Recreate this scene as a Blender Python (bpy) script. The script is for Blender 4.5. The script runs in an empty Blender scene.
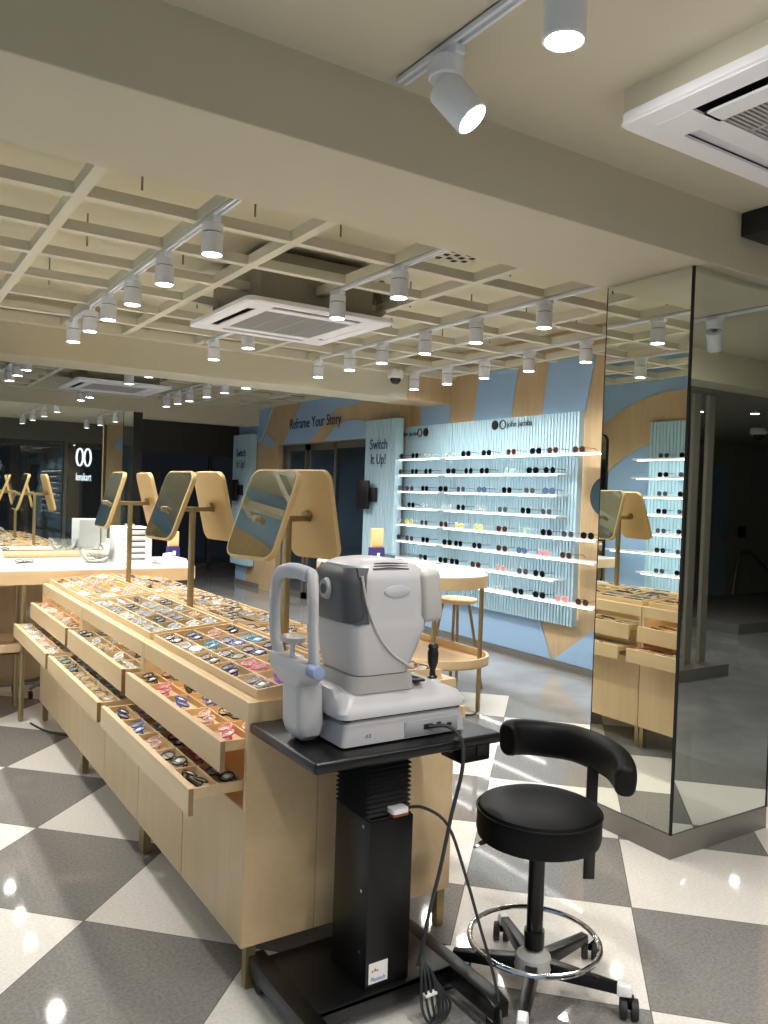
import bpy, bmesh, math, random
from mathutils import Vector, Matrix, Euler
random.seed(7)
S = bpy.context.scene
COL = S.collection
pi = math.pi
D2R = pi / 180

# ------------------------------------------------------------------ materials
def s2l(c):
    return tuple((x / 12.92 if x <= .04045 else ((x + .055) / 1.055) ** 2.4) for x in c)

def new_mat(name):
    m = bpy.data.materials.new(name); m.use_nodes = True
    nt = m.node_tree; b = nt.nodes['Principled BSDF']
    return m, nt, b

def plain(name, rgb, rough=.5, metal=0., spec=.5, noise=0., nscale=8., bump=0., bscale=120., emit=None, es=0., alpha=1., trans=0., coat=0.):
    m, nt, b = new_mat(name)
    c = s2l([v / 255 for v in rgb])
    b.inputs['Base Color'].default_value = (*c, 1)
    b.inputs['Roughness'].default_value = rough
    b.inputs['Metallic'].default_value = metal
    b.inputs['Specular IOR Level'].default_value = spec
    b.inputs['Coat Weight'].default_value = coat
    if trans: b.inputs['Transmission Weight'].default_value = trans
    if alpha < 1: b.inputs['Alpha'].default_value = alpha
    if emit:
        b.inputs['Emission Color'].default_value = (*emit, 1); b.inputs['Emission Strength'].default_value = es
    if noise or bump:
        tc = nt.nodes.new('ShaderNodeTexCoord')
    if noise:
        n = nt.nodes.new('ShaderNodeTexNoise'); n.inputs['Scale'].default_value = nscale; n.inputs['Detail'].default_value = 4
        nt.links.new(tc.outputs['Object'], n.inputs['Vector'])
        mx = nt.nodes.new('ShaderNodeMix'); mx.data_type = 'RGBA'
        mx.inputs['A'].default_value = (*[v * (1 - noise) for v in c], 1)
        mx.inputs['B'].default_value = (*[min(1, v * (1 + noise)) for v in c], 1)
        nt.links.new(n.outputs['Fac'], mx.inputs['Factor']); nt.links.new(mx.outputs['Result'], b.inputs['Base Color'])
    if bump:
        n2 = nt.nodes.new('ShaderNodeTexNoise'); n2.inputs['Scale'].default_value = bscale
        nt.links.new(tc.outputs['Object'], n2.inputs['Vector'])
        bp = nt.nodes.new('ShaderNodeBump'); bp.inputs['Strength'].default_value = bump; bp.inputs['Distance'].default_value = .002
        nt.links.new(n2.outputs['Fac'], bp.inputs['Height']); nt.links.new(bp.outputs['Normal'], b.inputs['Normal'])
    return m

def wood(name, rgb, amt=.12, axis=1, rough=.42):
    """pale plywood veneer, grain stretched along one axis"""
    m, nt, b = new_mat(name)
    c = s2l([v / 255 for v in rgb])
    tc = nt.nodes.new('ShaderNodeTexCoord'); mp = nt.nodes.new('ShaderNodeMapping')
    sc = [26, 26, 26]; sc[axis] = 1.6; mp.inputs['Scale'].default_value = sc
    n = nt.nodes.new('ShaderNodeTexNoise'); n.inputs['Scale'].default_value = 1; n.inputs['Detail'].default_value = 5; n.inputs['Distortion'].default_value = .6
    n2 = nt.nodes.new('ShaderNodeTexNoise'); n2.inputs['Scale'].default_value = 2.2; n2.inputs['Detail'].default_value = 2
    nt.links.new(tc.outputs['Object'], mp.inputs['Vector']); nt.links.new(mp.outputs['Vector'], n.inputs['Vector']); nt.links.new(tc.outputs['Object'], n2.inputs['Vector'])
    ad = nt.nodes.new('ShaderNodeMath'); ad.operation = 'ADD'
    nt.links.new(n.outputs['Fac'], ad.inputs[0]); nt.links.new(n2.outputs['Fac'], ad.inputs[1])
    mr = nt.nodes.new('ShaderNodeMapRange'); mr.inputs['From Min'].default_value = .6; mr.inputs['From Max'].default_value = 1.4
    nt.links.new(ad.outputs[0], mr.inputs['Value'])
    mx = nt.nodes.new('ShaderNodeMix'); mx.data_type = 'RGBA'
    mx.inputs['A'].default_value = (*[v * (1 - amt) for v in (c[0], c[1] * .97, c[2] * .92)], 1)
    mx.inputs['B'].default_value = (*[min(1, v * (1 + amt)) for v in c], 1)
    nt.links.new(mr.outputs['Result'], mx.inputs['Factor']); nt.links.new(mx.outputs['Result'], b.inputs['Base Color'])
    b.inputs['Roughness'].default_value = rough
    return m

def floor_mat():
    m, nt, b = new_mat('terrazzo_floor')
    N = nt.nodes; Lk = nt.links
    g = N.new('ShaderNodeNewGeometry'); sp = N.new('ShaderNodeSeparateXYZ'); Lk.new(g.outputs['Position'], sp.inputs[0])
    def M(op, a, bb=None, c=None):
        n = N.new('ShaderNodeMath'); n.operation = op
        for i, v in enumerate((a, bb, c)):
            if v is None: continue
            if isinstance(v, (int, float)): n.inputs[i].default_value = v
            else: Lk.new(v, n.inputs[i])
        return n.outputs[0]
    X, Y = sp.outputs[0], sp.outputs[1]
    h = .4310
    xs = M('DIVIDE', M('SUBTRACT', X, .660), h); ys = M('DIVIDE', M('SUBTRACT', Y, 2.786), h)
    u = M('MULTIPLY', M('ADD', xs, ys), .5); v = M('MULTIPLY', M('SUBTRACT', ys, xs), .5)
    par = M('ABSOLUTE', M('MODULO', M('ADD', M('FLOOR', u), M('FLOOR', v)), 2))
    # even cell sum -> dark (centre x=.66,y=3.217 : u=.5,v=.5)
    light = M('GREATER_THAN', par, .5)
    far = M('MAXIMUM', M('GREATER_THAN', X, .660 + 8 * h), M('GREATER_THAN', Y, 6.3))
    light = M('MULTIPLY', light, M('SUBTRACT', 1, far))
    # grout
    fu = M('ABSOLUTE', M('SUBTRACT', M('FRACT', u), .5)); fv = M('ABSOLUTE', M('SUBTRACT', M('FRACT', v), .5))
    gr = M('MULTIPLY', M('GREATER_THAN', M('MAXIMUM', fu, fv), .4965), M('SUBTRACT', 1, far))
    def col(rgb): return (*s2l([q / 255 for q in rgb]), 1)
    def mix(f, a, bb):
        n = N.new('ShaderNodeMix'); n.data_type = 'RGBA'
        Lk.new(f, n.inputs['Factor'])
        for k, q in (('A', a), ('B', bb)):
            if isinstance(q, tuple): n.inputs[k].default_value = q
            else: Lk.new(q, n.inputs[k])
        return n.outputs['Result']
    no = N.new('ShaderNodeTexNoise'); no.inputs['Scale'].default_value = 90; no.inputs['Detail'].default_value = 3; Lk.new(g.outputs['Position'], no.inputs['Vector'])
    n3 = N.new('ShaderNodeTexNoise'); n3.inputs['Scale'].default_value = 2.5; n3.inputs['Detail'].default_value = 6; Lk.new(g.outputs['Position'], n3.inputs['Vector'])
    f1 = N.new('ShaderNodeMapRange'); f1.inputs['From Min'].default_value = .35; f1.inputs['From Max'].default_value = .65; Lk.new(no.outputs['Fac'], f1.inputs['Value'])
    dark = mix(f1.outputs[0], col((120, 118, 115)), col((138, 136, 133)))
    lite = mix(f1.outputs[0], col((214, 210, 203)), col((226, 222, 216)))
    f3 = N.new('ShaderNodeMapRange'); f3.inputs['From Min'].default_value = .3; f3.inputs['From Max'].default_value = .7; Lk.new(n3.outputs['Fac'], f3.inputs['Value'])
    conc = mix(f3.outputs[0], col((120, 120, 119)), col((144, 144, 143)))
    base = mix(light, dark, lite); base = mix(far, base, conc); base = mix(gr, base, col((110, 108, 104)))
    Lk.new(base, b.inputs['Base Color'])
    rr = N.new('ShaderNodeMapRange'); rr.inputs['To Min'].default_value = .03; rr.inputs['To Max'].default_value = .07; Lk.new(n3.outputs['Fac'], rr.inputs['Value']); Lk.new(rr.outputs[0], b.inputs['Roughness'])
    b.inputs['Specular IOR Level'].default_value = .5
    return m

def emis(name, rgb, st):
    m = bpy.data.materials.new(name); m.use_nodes = True; nt = m.node_tree
    nt.nodes.remove(nt.nodes['Principled BSDF'])
    e = nt.nodes.new('ShaderNodeEmission'); e.inputs[0].default_value = (*rgb, 1); e.inputs[1].default_value = st
    nt.links.new(e.outputs[0], nt.nodes['Material Output'].inputs[0])
    return m

def glass_mat(name, tint, refl=.12):
    m = bpy.data.materials.new(name); m.use_nodes = True; nt = m.node_tree
    nt.nodes.remove(nt.nodes['Principled BSDF'])
    t = nt.nodes.new('ShaderNodeBsdfTransparent'); t.inputs[0].default_value = (*tint, 1)
    g = nt.nodes.new('ShaderNodeBsdfGlossy'); g.inputs['Roughness'].default_value = .01; g.inputs[0].default_value = (1, 1, 1, 1)
    f = nt.nodes.new('ShaderNodeLayerWeight'); f.inputs[0].default_value = .18
    mr = nt.nodes.new('ShaderNodeMapRange'); mr.inputs['To Min'].default_value = refl; mr.inputs['To Max'].default_value = .8
    nt.links.new(f.outputs[0], mr.inputs['Value'])
    mx = nt.nodes.new('ShaderNodeMixShader'); nt.links.new(mr.outputs[0], mx.inputs[0]); nt.links.new(t.outputs[0], mx.inputs[1]); nt.links.new(g.outputs[0], mx.inputs[2])
    nt.links.new(mx.outputs[0], nt.nodes['Material Output'].inputs[0])
    return m

M = {
 'paint': plain('beige_paint', (202, 196, 175), .85, noise=.03, nscale=3, bump=.15, bscale=60),
 'beam': plain('beige_beam_paint', (200, 194, 172), .85, noise=.03, nscale=3),
 'slab': plain('ceiling_slab_paint', (206, 200, 174), .9, noise=.06, nscale=1.5),
 'grid': plain('ceiling_grid_paint', (204, 200, 182), .75),
 'wood': wood('birch_plywood', (214, 188, 148), .07, 1),
 'woodx': wood('birch_plywood_cross', (212, 186, 146), .07, 0),
 'woodz': wood('birch_plywood_upright', (206, 180, 140), .08, 2),
 'ply': wood('plywood_edge', (150, 118, 84), .2, 1),
 'wallwood': wood('wall_oak_veneer', (190, 166, 130), .12, 2),
 'gold': plain('brushed_brass', (160, 142, 105), .38, .85),
 'goldrim': plain('gold_rim', (196, 168, 116), .5, .15),
 'laminate': plain('white_laminate', (222, 220, 217), .3),
 'liner': plain('grey_felt_liner', (150, 150, 138), .95),
 'white': plain('white_plastic', (232, 232, 232), .35),
 'lampwhite': plain('white_lamp_metal', (226, 229, 236), .4),
 'acwhite': plain('air_conditioner_plastic', (238, 238, 242), .4),
 'acgrey': plain('grille_plastic', (172, 172, 170), .6),
 'galv': plain('galvanised_sheet', (150, 146, 132), .55, .3, noise=.12, nscale=20),
 'black': plain('black_plastic', (16, 16, 17), .4),
 'blackmetal': plain('black_powder_coat', (11, 11, 12), .32, spec=.4),
 'vinyl': plain('black_vinyl', (6, 6, 7), .52, spec=.22, bump=.1, bscale=400),
 'rubber': plain('dark_rubber', (35, 35, 36), .6),
 'cable': plain('black_cable', (42, 43, 46), .5),
 'chrome': plain('chrome', (215, 218, 222), .1, 1),
 'steel': plain('steel_rod', (130, 125, 110), .5, .6),
 'blue': plain('blue_wall_paint', (150, 182, 214), .6),
 'flute': plain('pale_teal_fluted_panel', (172, 202, 216), .5),
 'skirt': plain('grey_skirting', (116, 112, 106), .35),
 'mirror': plain('mirror_silver', (226, 232, 226), .0, 1),
 'darkgap': plain('black_gap', (8, 8, 8), .8),
 'machine': plain('machine_shell', (180, 179, 182), .36),
 'machine2': plain('machine_shell_warm', (174, 172, 170), .4),
 'machinegrey': plain('machine_port_panel', (150, 151, 155), .45),
 'visor': plain('dark_grey_visor', (66, 68, 73), .4),
 'eye': plain('eyepiece_ring', (150, 155, 160), .3),
 'pad': plain('forehead_pad', (178, 180, 188), .6),
 'knob': plain('blue_grey_knob', (134, 148, 182), .4),
 'navy': plain('navy_print', (38, 42, 92), .6),
 'violet': plain('deep_violet_card', (52, 40, 110), .6),
 'card': plain('yellow_card', (232, 200, 140), .7),
 'hall': plain('hall_grey_plaster', (132, 130, 120), .9, noise=.1, nscale=3),
 'louver': plain('grey_fin_paint', (136, 130, 118), .7),
 'dark': plain('dark_fascia', (92, 90, 84), .6),
 'darkroom': plain('dark_inner_wall', (120, 136, 148), .8),
 'glass': glass_mat('window_glass', (.42, .45, .48), .1),
 'bowl': glass_mat('clear_glass', (.95, .97, .96), .05),
 'led': emis('warm_led', (1, .9, .76), 5), 'halo': emis('halo_led', (1, .86, .7), 1.6), 'doorglass': glass_mat('door_glass', (.8, .88, .94), .2),
 'ledw': emis('white_led', (.95, 1, 1), 9),
 'lens': emis('lamp_glow', (1, .97, .92), 28),
 'sign': emis('sign_glow', (1, 1, 1), 5),
 'shoelens': None,
}
M['floor'] = floor_mat()

# ------------------------------------------------------------------ mesh builder (world or local coordinates)
class MB:
    def __init__(s): s.v = []; s.f = []; s.m = []; s.mi = 0
    def add(s, vs, fs):
        o = len(s.v); s.v += [tuple(p) for p in vs]; s.f += [tuple(i + o for i in f) for f in fs]; s.m += [s.mi] * len(fs); return s
    def mat(s, i): s.mi = i; return s
    def box(s, x0, x1, y0, y1, z0, z1, T=None):
        x0, x1 = min(x0, x1), max(x0, x1); y0, y1 = min(y0, y1), max(y0, y1); z0, z1 = min(z0, z1), max(z0, z1)
        v = [Vector((x, y, z)) for z in (z0, z1) for y in (y0, y1) for x in (x0, x1)]
        if T: v = [T @ p for p in v]
        return s.add(v, [(0, 2, 3, 1), (4, 5, 7, 6), (0, 1, 5, 4), (2, 6, 7, 3), (0, 4, 6, 2), (1, 3, 7, 5)])
    def loft(s, rings, closed=True, caps=True):
        n = len(rings[0]); vs = [p for r in rings for p in r]; fs = []
        for k in range(len(rings) - 1):
            for i in range(n if closed else n - 1):
                j = (i + 1) % n
                fs.append((k * n + i, k * n + j, (k + 1) * n + j, (k + 1) * n + i))
        if caps and closed:
            fs.append(tuple(range(n - 1, -1, -1))); fs.append(tuple(range((len(rings) - 1) * n, len(rings) * n)))
        return s.add(vs, fs)
    def cyl(s, p0, p1, r0, r1=None, n=16):
        r1 = r0 if r1 is None else r1
        p0, p1 = Vector(p0), Vector(p1); d = (p1 - p0).normalized()
        a = Vector((0, 0, 1)) if abs(d.z) < .9 else Vector((1, 0, 0))
        u = d.cross(a).normalized(); w = d.cross(u).normalized()
        rg = lambda p, r: [p + u * math.cos(2 * pi * i / n) * r - w * math.sin(2 * pi * i / n) * r for i in range(n)]
        return s.loft([rg(p0, r0), rg(p1, r1)])
    def tube(s, pts, r, n=8, closed=False, sub=0, flat=1.):
        P = [Vector(p) for p in pts]
        if sub:
            Q = []; m = len(P)
            for i in range(m if closed else m - 1):
                a, b, c, d = (P[(i - 1) % m] if closed or i > 0 else P[0]), P[i], P[(i + 1) % m], (P[(i + 2) % m] if closed or i + 2 < m else P[-1])
                for k in range(sub):
                    t = k / sub
                    Q.append(.5 * ((2 * b) + (c - a) * t + (2 * a - 5 * b + 4 * c - d) * t * t + (3 * b - a - 3 * c + d) * t ** 3))
            if not closed: Q.append(P[-1])
            P = Q
        rings = []; u = None; m = len(P)
        for i in range(m):
            d = (P[(i + 1) % m] - P[i - 1]) if closed else (P[min(i + 1, m - 1)] - P[max(i - 1, 0)])
            if d.length < 1e-9: d = Vector((0, 0, 1))
            d.normalize()
            if u is None:
                a = Vector((0, 0, 1)) if abs(d.z) < .9 else Vector((1, 0, 0)); u = d.cross(a).normalized()
            else:
                u = (u - d * u.dot(d)); u = u.normalized() if u.length > 1e-6 else d.orthogonal().normalized()
            w = d.cross(u)
            rr = r[i] if isinstance(r, (list, tuple)) else r
            rings.append([P[i] + u * math.cos(2 * pi * k / n) * rr + w * math.sin(2 * pi * k / n) * rr * flat for k in range(n)])
        if closed:
            rings.append(rings[0]); return s.loft(rings, caps=False)
        return s.loft(rings)
    def lathe(s, prof, c=(0, 0, 0), n=24, sx=1., sy=1.):
        c = Vector(c)
        rings = [[c + Vector((math.cos(2 * pi * i / n) * r * sx, math.sin(2 * pi * i / n) * r * sy, z)) for i in range(n)] for r, z in prof]
        return s.loft(rings)
    def prism(s, poly, ax, a, b):
        """poly: 2-D points in the other two axes (x:(y,z) y:(x,z) z:(x,y)), from a to b along ax"""
        def p3(p, t): return {'x': (t, p[0], p[1]), 'y': (p[0], t, p[1]), 'z': (p[0], p[1], t)}[ax]
        n = len(poly)
        ar = sum(poly[i][0] * poly[(i + 1) % n][1] - poly[(i + 1) % n][0] * poly[i][1] for i in range(n))
        if (ar < 0): poly = poly[::-1]
        if a > b: a, b = b, a
        if ax == 'y': poly = poly[::-1]
        return s.loft([[p3(p, a) for p in poly], [p3(p, b) for p in poly]])
    def build(s, name, mats, parent=None, bevel=0., seg=2, smooth=True, kind=None, label=None):
        me = bpy.data.meshes.new(name)
        off = Vector((0, 0, 0))
        if parent is not None:
            off = world_loc(parent)
        me.from_pydata([tuple(Vector(v) - off) for v in s.v], [], s.f)
        ms = mats if isinstance(mats, (list, tuple)) else [mats]
        for q in ms: me.materials.append(M[q] if isinstance(q, str) else q)
        me.polygons.foreach_set('material_index', s.m)
        bm = bmesh.new(); bm.from_mesh(me)
        bmesh.ops.recalc_face_normals(bm, faces=bm.faces)
        if bevel:
            ed = [e for e in bm.edges if len(e.link_faces) == 2 and e.calc_face_angle(0) > .5]
            bmesh.ops.bevel(bm, geom=ed, offset=bevel, segments=seg, profile=.5, affect='EDGES', clamp_overlap=True)
        bm.to_mesh(me); bm.free()
        if smooth:
            me.shade_smooth(); me.set_sharp_from_angle(angle=.6)
        o = bpy.data.objects.new(name, me); COL.objects.link(o)
        if parent is not None: o.parent = parent
        if kind: o['kind'] = kind
        if label: o['label'] = label
        return o

def world_loc(o):
    v = Vector(o.location)
    while o.parent: o = o.parent; v += Vector(o.location)
    return v

def thing(name, label, cat, loc=(0, 0, 0), group=None):
    o = bpy.data.objects.new(name, None); COL.objects.link(o); o.location = loc
    o.empty_display_size = .05
    return tag(o, label, cat, group)
def tag(o, label, cat, group=None):
    o['label'] = label; o['category'] = cat
    if group: o['group'] = group
    return o
def copy_tree(o, parent=None):
    c = o.copy(); COL.objects.link(c)
    if parent is not None: c.parent = parent
    for ch in [q for q in o.children]: copy_tree(ch, c)
    return c
def struct(mb, name, mats, **k): return mb.build(name, mats, kind='structure', **k)

def text_mesh(txt, size, ext=.002, align='CENTER'):
    cu = bpy.data.curves.new('lettering', 'FONT'); cu.body = txt; cu.size = size; cu.extrude = ext; cu.align_x = align; cu.align_y = 'CENTER'
    cu.resolution_u = 3
    ob = bpy.data.objects.new('lettering', cu); COL.objects.link(ob)
    dg = bpy.context.evaluated_depsgraph_get(); dg.update()
    me = bpy.data.meshes.new_from_object(ob.evaluated_get(dg)); me.name = 'lettering'
    bpy.data.objects.remove(ob); bpy.data.curves.remove(cu)
    return me
def lettering(txt, size, loc, rot, mat, parent=None, name='lettering', sx=1., ext=.002, bold=0.):
    me = text_mesh(txt, size, ext); me.materials.clear(); me.materials.append(M[mat])
    o = bpy.data.objects.new(name, me); COL.objects.link(o)
    off = world_loc(parent) if parent is not None else Vector((0, 0, 0))
    o.location = Vector(loc) - off; o.rotation_euler = rot; o.scale = (sx, 1, 1)
    if parent is not None: o.parent = parent
    return o
ROT_NEGX = (pi / 2, 0, -pi / 2)      # reads from the -X side
ROT_NEGY = (pi / 2, 0, 0)            # reads from the -Y side

def rrect(x0, x1, y0, y1, r, n=6):
    r = min(r, (x1 - x0) / 2 - 1e-4, (y1 - y0) / 2 - 1e-4)
    out = []
    for cx, cy, a0 in ((x1 - r, y1 - r, 0), (x0 + r, y1 - r, 90), (x0 + r, y0 + r, 180), (x1 - r, y0 + r, 270)):
        for k in range(n + 1):
            a = (a0 + 90 * k / n) * D2R; out.append((cx + r * math.cos(a), cy + r * math.sin(a)))
    return out

# ------------------------------------------------------------------ camera
H = 1.47
cam = bpy.data.cameras.new('camera'); co = bpy.data.objects.new('camera', cam); COL.objects.link(co)
yaw, pit, rol, fpx = .576466124, -.0210655368, .0341566381, 808.153506
F = Vector((math.sin(yaw) * math.cos(pit), math.cos(yaw) * math.cos(pit), math.sin(pit)))
R0 = Vector((math.cos(yaw), -math.sin(yaw), 0)); U0 = R0.cross(F)
Rr = R0 * math.cos(rol) + U0 * math.sin(rol); Ur = -R0 * math.sin(rol) + U0 * math.cos(rol)
co.matrix_world = Matrix(((Rr.x, Ur.x, -F.x, 0), (Rr.y, Ur.y, -F.y, 0), (Rr.z, Ur.z, -F.z, H), (0, 0, 0, 1)))
cam.sensor_fit = 'HORIZONTAL'; cam.sensor_width = 36; cam.lens = fpx / 768 * 36; cam.clip_start = .02
S.camera = co

# ------------------------------------------------------------------ room shell
ZG, ZS, ZB = 2.70, 2.97, 2.45          # grid underside, slab, beam underside
struct(MB().box(-1.2, 14.5, -4.6, 16.5, -.12, 0), 'floor', 'floor', smooth=False)
c = MB().box(-1.2, 14.5, -4.6, 2.05, 2.69, 2.95)
struct(c, 'ceiling', 'paint', smooth=False)
struct(MB().box(-1.2, 5.4, 2.05, 16.5, ZS, 3.1), 'ceiling.001', 'slab', smooth=False)
struct(MB().box(-1.2, 5.2, 2.05, 2.60, ZB, ZS), 'ceiling_beam', 'beam', bevel=.004, smooth=False)
struct(MB().box(5.2, 9, 2.05, 2.60, ZB, ZS), 'ceiling_beam.001', 'beam', smooth=False)
struct(MB().box(-1.0, 4.66, 6.80, 7.24, ZB, ZS), 'ceiling_beam.002', 'beam', bevel=.004, smooth=False)
struct(MB().box(4.66, 5.2, 6.78, 7.26, ZB, ZS), 'trim_1', 'wallwood', smooth=False)
struct(MB().box(-1.0, 5.2, 11.3, 11.75, ZB, ZS), 'ceiling_beam.003', 'beam', bevel=.004, smooth=False)
# hanging lattice ceiling of two bays
def lattice(y0, y1, ys, name):
    g = MB(); w = .026; zt = ZG + .055
    xs = [-.87, -.325, .22, .765, 1.31, 1.785, 2.40, 2.945, 3.49, 4.035, 4.58, 5.05]
    for x in xs: g.box(x - w, x + w, y0, y1, ZG, zt)
    for y in ys: g.box(-1.0, 5.2, y - w, y + w, ZG + .002, zt - .002)
    g.box(-1.0, 5.2, y1 - .10, y1, ZG - .005, zt + .01)
    struct(g, name, 'grid', smooth=False)
    r = MB()
    for i, x in enumerate(xs[3:-1]):
        for k, y in enumerate(ys[::2]):
            r.cyl((x + .27, y, ZG + .09), (x + .27, y, ZS), .005, n=6)
    struct(r, 'ceiling_hangers' + name[-4:] if name[-4] == '.' else 'ceiling_hangers', 'steel')
lattice(2.6, 6.80, [2.62, 3.13, 3.66, 4.18, 4.70, 5.24, 5.77, 6.28], 'ceiling_lattice')
lattice(7.24, 11.3, [7.7, 8.23, 8.76, 9.29, 9.82, 10.35, 10.88], 'ceiling_lattice.001')
# walls
lw = MB().mat(0).box(-1.2, -1.0, -4.6, 16.5, 0, 2.97)
def ring(cy, cz, r0, r1, a0, a1, n=24):
    return [(cy + r0 * math.cos(a0 + (a1 - a0) * k / n), cz + r0 * math.sin(a0 + (a1 - a0) * k / n)) for k in range(n + 1)] + \
           [(cy + r1 * math.cos(a1 + (a0 - a1) * k / n), cz + r1 * math.sin(a1 + (a0 - a1) * k / n)) for k in range(n + 1)]
for k in range(24):
    a0, a1 = pi * k / 24, pi * (k + 1) / 24
    q = [(4.98 + r * math.cos(a), .66 + r * math.sin(a)) for r, a in ((1.48, a0), (1.94, a0), (1.94, a1), (1.48, a1))]
    lw.mat(1).prism(q, 'x', -1.0, -.985)
lw.mat(2).box(-1.0, -.97, -4.6, 16.5, 0, .06)
struct(lw, 'wall_left', ['blue', 'wallwood', 'skirt'], smooth=False)

rw = MB().mat(0).box(5.2, 5.4, 3.0, 7.7, 0, 3.0)
for poly in ([(6.32, 2.72), (5.75, 2.72), (5.84, 2.2), (6.39, 2.2)], [(5.34, 2.72), (4.79, 2.72), (4.9, 2.2), (5.41, 2.2)],
             [(7.32, 2.55), (6.79, 2.46), (6.78, 2.2), (7.3, 2.2)]):
    rw.mat(1).prism(poly, 'x', 5.19, 5.2)
rw.mat(1).prism([(7.7, .06), (7.7, .5), (5.39, .5), (5.19, .08), (5.15, .06)], 'x', 5.19, 5.2)
rw.mat(1).prism([(3.0, .06), (3.0, .44), (4.6, .44), (4.72, .38), (5.15, .06)], 'x', 5.19, 5.2)
rw.mat(2).box(5.17, 5.2, 3.0, 7.7, 0, .055)
struct(rw, 'wall_right', ['wallwood', 'blue', 'skirt'], smooth=False)
struct(MB().box(5.2, 14.5, 2.6, 3.0, 0, 2.97), 'wall_side', 'hall', smooth=False)

# portal with sliding doors, further along the same side
po = MB().mat(0)
po.box(5.06, 5.4, 7.66, 8.17, 0, 2.75).box(5.045, 5.4, 7.51, 7.66, 0, 2.75)
po.box(5.06, 5.4, 11.17, 12.05, 0, 2.75)
po.box(5.06, 5.4, 8.17, 11.17, 2.14, 2.75)
po.box(5.06, 5.2, 10.63, 11.17, 0, 2.14)
for poly in ([(12.05, 2.2), (12.05, 2.75), (10.80, 2.75), (11.22, 2.20)], [(11.17, 2.14), (11.04, 2.33), (10.66, 2.14)],
             [(10.44, 2.14), (9.86, 2.75), (8.2, 2.75), (8.4, 2.57), (8.52, 2.57), (8.93, 2.55), (9.17, 2.46), (9.42, 2.3), (9.68, 2.14)],
             [(9.26, 2.14), (8.98, 2.31), (8.64, 2.38), (8.32, 2.36), (8.16, 2.3), (8.15, 2.14)]):
    po.mat(1).prism(poly, 'x', 5.045, 5.06)
po.mat(1).box(5.045, 5.06, 11.7, 12.05, 0, .34)
po.mat(2).box(5.03, 5.06, 11.17, 12.05, 0, .07); po.box(5.03, 5.06, 7.66, 8.17, 0, .07)
struct(po, 'wall_entrance', ['wallwood', 'blue', 'skirt'], smooth=False)
struct(MB().box(5.4, 7.6, 7.6, 7.72, 0, 2.75).box(5.4, 7.6, 11.6, 11.72, 0, 2.75).box(7.6, 7.7, 7.6, 11.72, 0, 2.75).box(5.4, 7.7, 7.6, 11.72, 2.75, 2.8), 'wall_room', 'darkroom', smooth=False)
for k, (a, b) in enumerate(((8.17, 9.13), (9.13, 9.9), (9.9, 10.63))):
    x = 5.14 + .04 * (k % 2)
    f = MB().box(x, x + .04, a, a + .05, 0, 2.13).box(x, x + .04, b - .05, b, 0, 2.13).box(x, x + .04, a, b, 0, .09).box(x, x + .04, a, b, 2.05, 2.13)
    d = struct(f, 'door_%d' % (k + 1), 'dark', smooth=False)
    MB().box(x + .015, x + .022, a + .05, b - .05, .09, 2.05).build('door_glass', 'doorglass', d, smooth=False)
    MB().tube([(x - .03, a + .1, .9), (x - .03, a + .1, 1.3)], .012).build('door_handle', 'chrome', d)
# lettering on the portal
so = thing('sign_lettering', 'navy Reframe Your Story lettering on the blue and wood header', 'sign', (5.04, 9.53, 2.4))
lettering('Reframe Your Story', .205, (5.042, 9.53, 2.405), ROT_NEGX, 'navy', so, sx=.86)

def switch_sign(name, y0, y1, zb, label):
    t = thing(name, label, 'sign', (4.96, (y0 + y1) / 2, zb))
    g = MB(); n = max(4, int((y1 - y0) / .05)); st = (y1 - y0) / n
    pts = []
    for i in range(n):
        a = y0 + i * st; pts += [(4.95, a), (4.95, a + st * .7), (4.958, a + st * .8), (4.958, a + st * .95)]
    pts += [(4.95, y1), (5.045, y1), (5.045, y0)]
    g.prism(pts, 'z', zb, 2.325); g.build('fluted_board', 'flute', t, smooth=False)
    yc = (y0 + y1) / 2 + .03
    lettering('Switch', .17, (4.947, yc, 2.04), ROT_NEGX, 'navy', t, sx=.82)
    lettering('It Up!', .17, (4.947, yc, 1.87), ROT_NEGX, 'navy', t, sx=.82)
    return t
switch_sign('switch_sign', 7.42, 8.06, .05, 'pale teal fluted Switch It Up! board beside the display shelves')
switch_sign('switch_sign', 11.36, 12.04, .32, 'pale teal fluted Switch It Up! board at the far side of the doors')
for yy, zb, lab in ((7.88, 1.3, 'black box mounted on the Switch It Up! board nearest the shelves'), (11.72, 1.3, 'black box mounted on the farthest Switch It Up! board')):
    t = thing('wall_reader', lab, 'wall device', (4.95, yy, zb))
    MB().box(4.86, 4.9, yy - .03, yy + .2, zb, zb + .33).build('screen', 'black', t, bevel=.008)
    MB().box(4.895, 4.949, yy - .12, yy - .02, zb + .09, zb + .25).box(4.895, 4.94, yy - .04, yy + .02, zb + .14, zb + .2).build('bracket', 'black', t, bevel=.004)

# far glazed front and its dark fascia
struct(MB().box(-1.0, 7.5, 14.5, 14.6, 2.09, 2.97), 'trim_2', 'dark', smooth=False)
f = MB()
for x in (-1.0, .6, 2.1, 3.6, 5.5, 7.4): f.box(x, x + .06, 14.5, 14.6, 0, 2.09)
f.box(-1.0, 7.5, 14.5, 14.6, 0, .08)
wn = struct(f, 'window_1', 'dark', smooth=False)
MB().box(-1.0, 7.5, 14.54, 14.555, .08, 2.09).build('window_glass', 'glass', wn, smooth=False)
struct(MB().box(5.4, 7.7, 11.72, 12.05, 0, 2.97).box(7.5, 7.7, 12.05, 14.6, 0, 2.97), 'wall_entrance.001', 'dark', smooth=False)
struct(MB().box(5.2, 7.7, 11.9, 16.5, 2.75, 2.97), 'ceiling.002', 'paint', smooth=False)
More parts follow.
